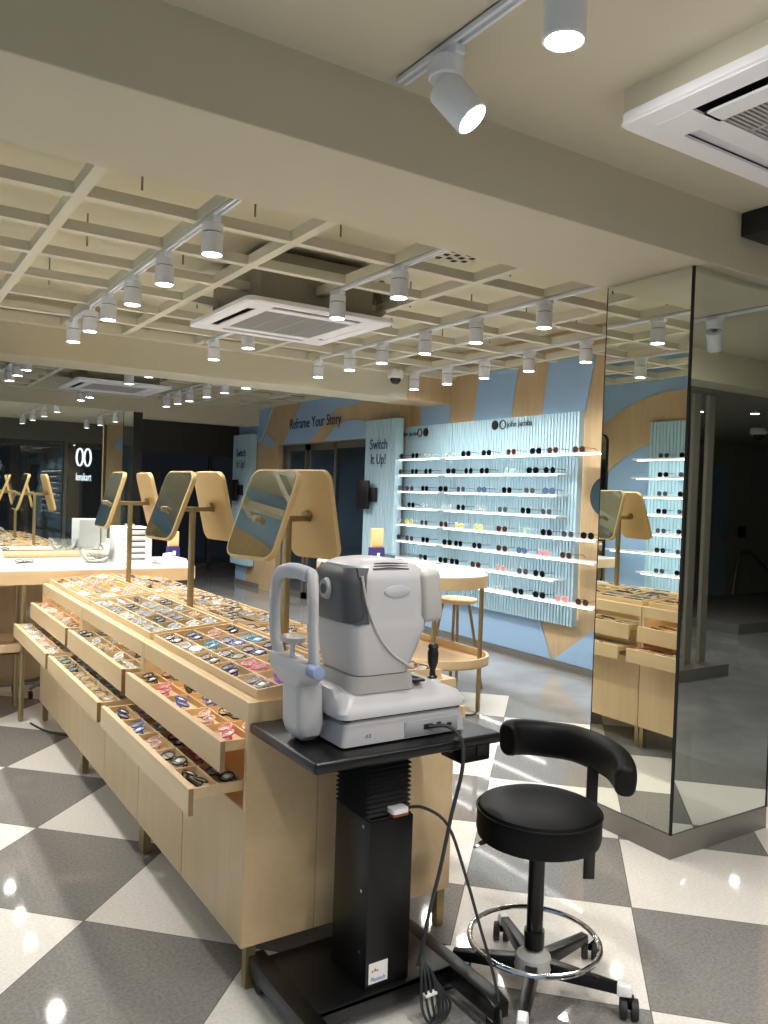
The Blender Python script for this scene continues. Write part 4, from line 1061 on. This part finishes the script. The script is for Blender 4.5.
# joystick
js = MB().lathe([(.014, .945), (.015, .95), (.009, .955), (.008, .97), (.015, .99), (.016, 1.02), (.013, 1.03), (.016, 1.034), (.012, 1.045), (.001, 1.047)], (1.402, 1.87, 0), 20).build('joystick', 'black', mc)
MB().lathe([(.028, .915), (.026, .935), (.014, .945)], (1.402, 1.87, 0), 20).build('joystick_collar', 'machine', mc)
MB().tube([(1.345, 1.84, .925), (1.365, 1.835, .928), (1.375, 1.83, .918)], .008, 8, sub=3, flat=.6).build('lock_lever', 'knob', mc)
MB().box(1.30, 1.34, 1.82, 1.86, .952, .958).tube([(1.30, 1.86, .965), (1.33, 1.84, .955)], .006).build('cable_clip', 'black', mc)
# chin rest
cr = MB().tube([(0.997, 1.855, 1.0), (0.994, 1.838, 1.03), (0.992, 1.845, 1.12), (0.992, 1.848, 1.19), (0.999, 1.866, 1.232), (1.007, 1.89, 1.250), (0.997, 1.945, 1.257), (0.987, 2.01, 1.252), (0.984, 2.045, 1.232), (0.984, 2.058, 1.19), (0.987, 2.06, 1.08), (0.992, 2.04, 1.02), (.985, 2.01, .995)], .0145, 12, sub=4, flat=1.35)
cr.build('chin_rest_frame', 'machine', mc)
MB().tube([(1.004, 1.90, 1.2505), (.995, 1.945, 1.257), (.988, 1.99, 1.2545)], .0165, 12, sub=4, flat=1.3).build('forehead_pad', 'pad', mc)
def yz(x0, x1, y0, y1, z, r): return [(a, b, z) for a, b in rrect(x0, x1, y0, y1, r, 4)]
MB().loft([yz(.972, 1.04, 1.885, 2.0, .955, .015), yz(.958, 1.03, 1.835, 2.035, .99, .018), yz(.958, 1.018, 1.832, 2.05, 1.01, .018), yz(.965, 1.005, 1.83, 2.055, 1.025, .015)]).build('chin_rest_yoke', 'machine', mc)
MB().loft([yz(1.0, 1.04, 1.90, 1.97, TS + .008, .01), yz(.985, 1.055, 1.885, 1.985, TS + .022, .02), yz(.978, 1.06, 1.88, 1.99, TS + .05, .02), yz(.975, 1.05, 1.88, 1.99, .96, .02)]).build('chin_rest_column', 'machine', mc)
MB().box(1.0, 1.09, 1.91, 1.97, TS + .016, TS + .05).build('chin_rest_arm', 'machine2', mc, bevel=.006)
MB().cyl((.985, 1.945, 1.02), (.985, 1.945, 1.065), .007).build('chin_cup_rod', 'chrome', mc)
MB().lathe([(.01, 1.06), (.03, 1.068), (.036, 1.082), (.033, 1.082), (.026, 1.073), (.001, 1.069)], (.985, 1.945, 0), 24, sy=1.25).build('chin_cup', 'machine2', mc)
MB().cyl((.985, 1.835, 1.012), (.985, 1.79, 1.012), .0175, n=24).build('height_knob', 'knob', mc, bevel=.003, label='round blue-grey knob')
# cables
def cord(name, pts, r, label, mat='cable'):
    o = MB().tube(pts, r, 8, sub=5).build(name, mat); return tag(o, label, 'cable')
cord('power_cable', [(1.34, 1.796, .83), (1.38, 1.76, .835), (1.405, 1.728, .80), (1.405, 1.722, .72), (1.38, 1.73, .6), (1.355, 1.74, .45), (1.33, 1.75, .33), (1.325, 1.77, .22), (1.335, 1.80, .16)], .0055, 'thick dark cable hanging from the machine over the stand edge')
cord('power_cable', [(1.31, 1.85, .59), (1.34, 1.80, .6), (1.385, 1.75, .56), (1.43, 1.72, .42), (1.47, 1.70, .28), (1.50, 1.67, .15), (1.49, 1.62, .05), (1.45, 1.58, .01)], .0045, 'dark cable curving from the white button box to the floor')
for k in range(4):
    dx = .012 * k
    cord('cable_loop', [(1.345, 1.80, .17), (1.33 + dx, 1.775, .14), (1.325 + dx * 1.5, 1.76, .06), (1.35 + dx, 1.75, .012), (1.38 + dx, 1.75, .05), (1.375, 1.77, .12), (1.352, 1.80, .17)], .004, '%s loop of the bundled cables at the column foot' % num[k])
tag(MB().box(1.335, 1.375, 1.757, 1.775, .085, .092).build('cable_tie', 'white', bevel=.001), 'white tie around the bundled cables', 'cable tie')
cord('power_cable', [(1.40, 1.9, .012), (1.5, 1.86, .008), (1.6, 1.9, .008), (1.66, 1.98, .008), (1.6, 2.1, .008)], .004, 'black cable lying on the floor behind the stand base')
cord('power_cable', [(.9, 5.25, .008), (.95, 5.05, .008), (1.05, 4.9, .008), (1.2, 4.85, .008)], .006, 'black cable on the floor between table leg and far counter')
cord('power_cable', [(3.6, 4.27, .01), (3.5, 4.2, .008), (3.4, 4.25, .008), (3.3, 4.4, .008)], .005, 'thin cable on the floor by the round-ended table leg')

# ------------------------------------------------------------------ black stool
cx, cy = 1.70, 1.72
ds = thing('clinic_stool', 'round black vinyl stool with curved armrest, chrome foot ring and castors', 'stool', (cx, cy, 0))
MB().lathe([(.001, .475), (.165, .475), (.179, .482), (.183, .50), (.182, .552), (.175, .57), (.15, .58), (.08, .585), (.001, .586)], (cx, cy, 0), 48).build('seat', 'vinyl', ds)
MB().tube([(cx + .1825 * math.cos(a), cy + .1825 * math.sin(a), .56) for a in [2 * pi * k / 48 for k in range(48)]], .003, 6, True).build('seat_piping', 'vinyl', ds)
MB().cyl((cx, cy, .19), (cx, cy, .475), .024, n=24).cyl((cx, cy, .15), (cx, cy, .2), .03, .03, n=24).build('gas_column', 'blackmetal', ds)
MB().lathe([(.055, .085), (.058, .10), (.05, .125), (.035, .135), (.028, .14)], (cx, cy, 0), 32).build('hub', 'machine2', ds)
MB().tube([(cx - .05, cy + .02, .462), (cx - .12, cy + .09, .455), (cx - .15, cy + .10, .44), (cx - .165, cy + .085, .45), (cx - .13, cy + .07, .458)], .005, 8, sub=3).build('height_lever', 'chrome', ds)
MB().tube([(cx + .19 * math.cos(a), cy + .19 * math.sin(a), .17) for a in [2 * pi * k / 48 for k in range(48)]], .008, 10, True).build('foot_ring', 'chrome', ds)
for deg, lk in ((-52, .27), (220, .26), (130, .27), (66, .30), (10, .30)):
    a = deg * D2R; ux, uy = math.cos(a), math.sin(a); px_, py_ = -uy, ux
    def P(r, w, z): return (cx + ux * r + px_ * w, cy + uy * r + py_ * w, z)
    lg = MB().loft([[P(.035, -.022, .075), P(.035, .022, .075), P(.035, .018, .118), P(.035, -.018, .118)], [P(lk - .02, -.016, .068), P(lk - .02, .016, .068), P(lk - .02, .013, .092), P(lk - .02, -.013, .092)]]).build('base_leg', 'blackmetal', ds, bevel=.003)
    MB().loft([[P(lk - .03, -.018, .064), P(lk - .03, .018, .064), P(lk - .03, .015, .096), P(lk - .03, -.015, .096)], [P(lk + .012, -.015, .066), P(lk + .012, .015, .066), P(lk + .01, .011, .092), P(lk + .01, -.011, .092)]]).build('leg_cap', 'white', lg, bevel=.004)
    wx, wy = cx + ux * (lk + .005), cy + uy * (lk + .005)
    cs = MB()
    for s_ in (-1, 1): cs.cyl((wx + .7 * .006 * s_, wy - .7 * .006 * s_, .028), (wx + .7 * .026 * s_, wy - .7 * .026 * s_, .028), .028, n=24)
    cs = cs.build('castor', 'rubber', ds, bevel=.002)
    MB().box(wx - .01, wx + .01, wy - .01, wy + .01, .03, .068).build('castor_fork', 'blackmetal', cs, bevel=.002)
# arm: thick padded arc
arc = []; rad = []
a0, a1 = 78, -42
# control points of the padded arm (measured round the seat)
pts = [(1.785, 1.965, .686), (1.82, 1.972, .688), (1.875, 1.955, .685), (1.928, 1.91, .682), (1.96, 1.85, .684), (1.973, 1.79, .681), (1.97, 1.72, .678), (1.96, 1.66, .67), (1.943, 1.615, .652), (1.92, 1.59, .635)]
ar = MB(); P3 = [Vector(p) for p in pts]
Q = []
for i in range(len(P3) - 1):
    a_, b_, c_, d_ = P3[max(i - 1, 0)], P3[i], P3[i + 1], P3[min(i + 2, len(P3) - 1)]
    for k in range(4):
        t = k / 4; Q.append(.5 * ((2 * b_) + (c_ - a_) * t + (2 * a_ - 5 * b_ + 4 * c_ - d_) * t * t + (3 * b_ - a_ - 3 * c_ + d_) * t ** 3))
Q.append(P3[-1])
rings = []
for i, p in enumerate(Q):
    d = (Q[min(i + 1, len(Q) - 1)] - Q[max(i - 1, 0)]).normalized(); sd = d.cross(Vector((0, 0, 1))).normalized(); up = sd.cross(d)
    e = min(i, len(Q) - 1 - i); f_ = .82 if e == 0 else (.95 if e == 1 else 1)
    hw, hh = .034 * f_, .058 * f_
    ring_ = []
    for k in range(20):
        a = 2 * pi * k / 20; c1, s1 = math.cos(a), math.sin(a)
        ring_.append(p + sd * hw * math.copysign(abs(c1) ** .75, c1) + up * hh * math.copysign(abs(s1) ** .75, s1))
    rings.append(ring_)
ar.loft(rings).build('armrest', 'vinyl', ds)
MB().box(-.018, .018, -.005, .005, .275, .66, Matrix.Translation((1.962, 1.755, 0)) @ Matrix.Rotation(-.55, 4, 'Z')).build('armrest_bar', 'blackmetal', ds, bevel=.002)
MB().tube([(cx + .02, cy, .462), (cx + .13, cy + .02, .458), (1.955, 1.755, .455)], .014, 8).build('armrest_bracket', 'blackmetal', ds)

# ------------------------------------------------------------------ lights and render settings
W = bpy.data.worlds.new('night'); S.world = W; W.use_nodes = True
W.node_tree.nodes['Background'].inputs[0].default_value = (.55, .6, .7, 1); W.node_tree.nodes['Background'].inputs[1].default_value = .04
vs_ = S.view_settings
S.display_settings.display_device = 'sRGB'
vs_.view_transform = 'Standard'; vs_.look = 'None'; vs_.gamma = 1; vs_.use_curve_mapping = False; vs_.exposure = .93
try:
    S.cycles.max_bounces = 8; S.cycles.diffuse_bounces = 5; S.cycles.glossy_bounces = 5; S.cycles.transparent_max_bounces = 10
    S.cycles.caustics_reflective = False; S.cycles.caustics_refractive = False; S.cycles.sample_clamp_indirect = 6
    S.cycles.use_denoising = True
except Exception: pass
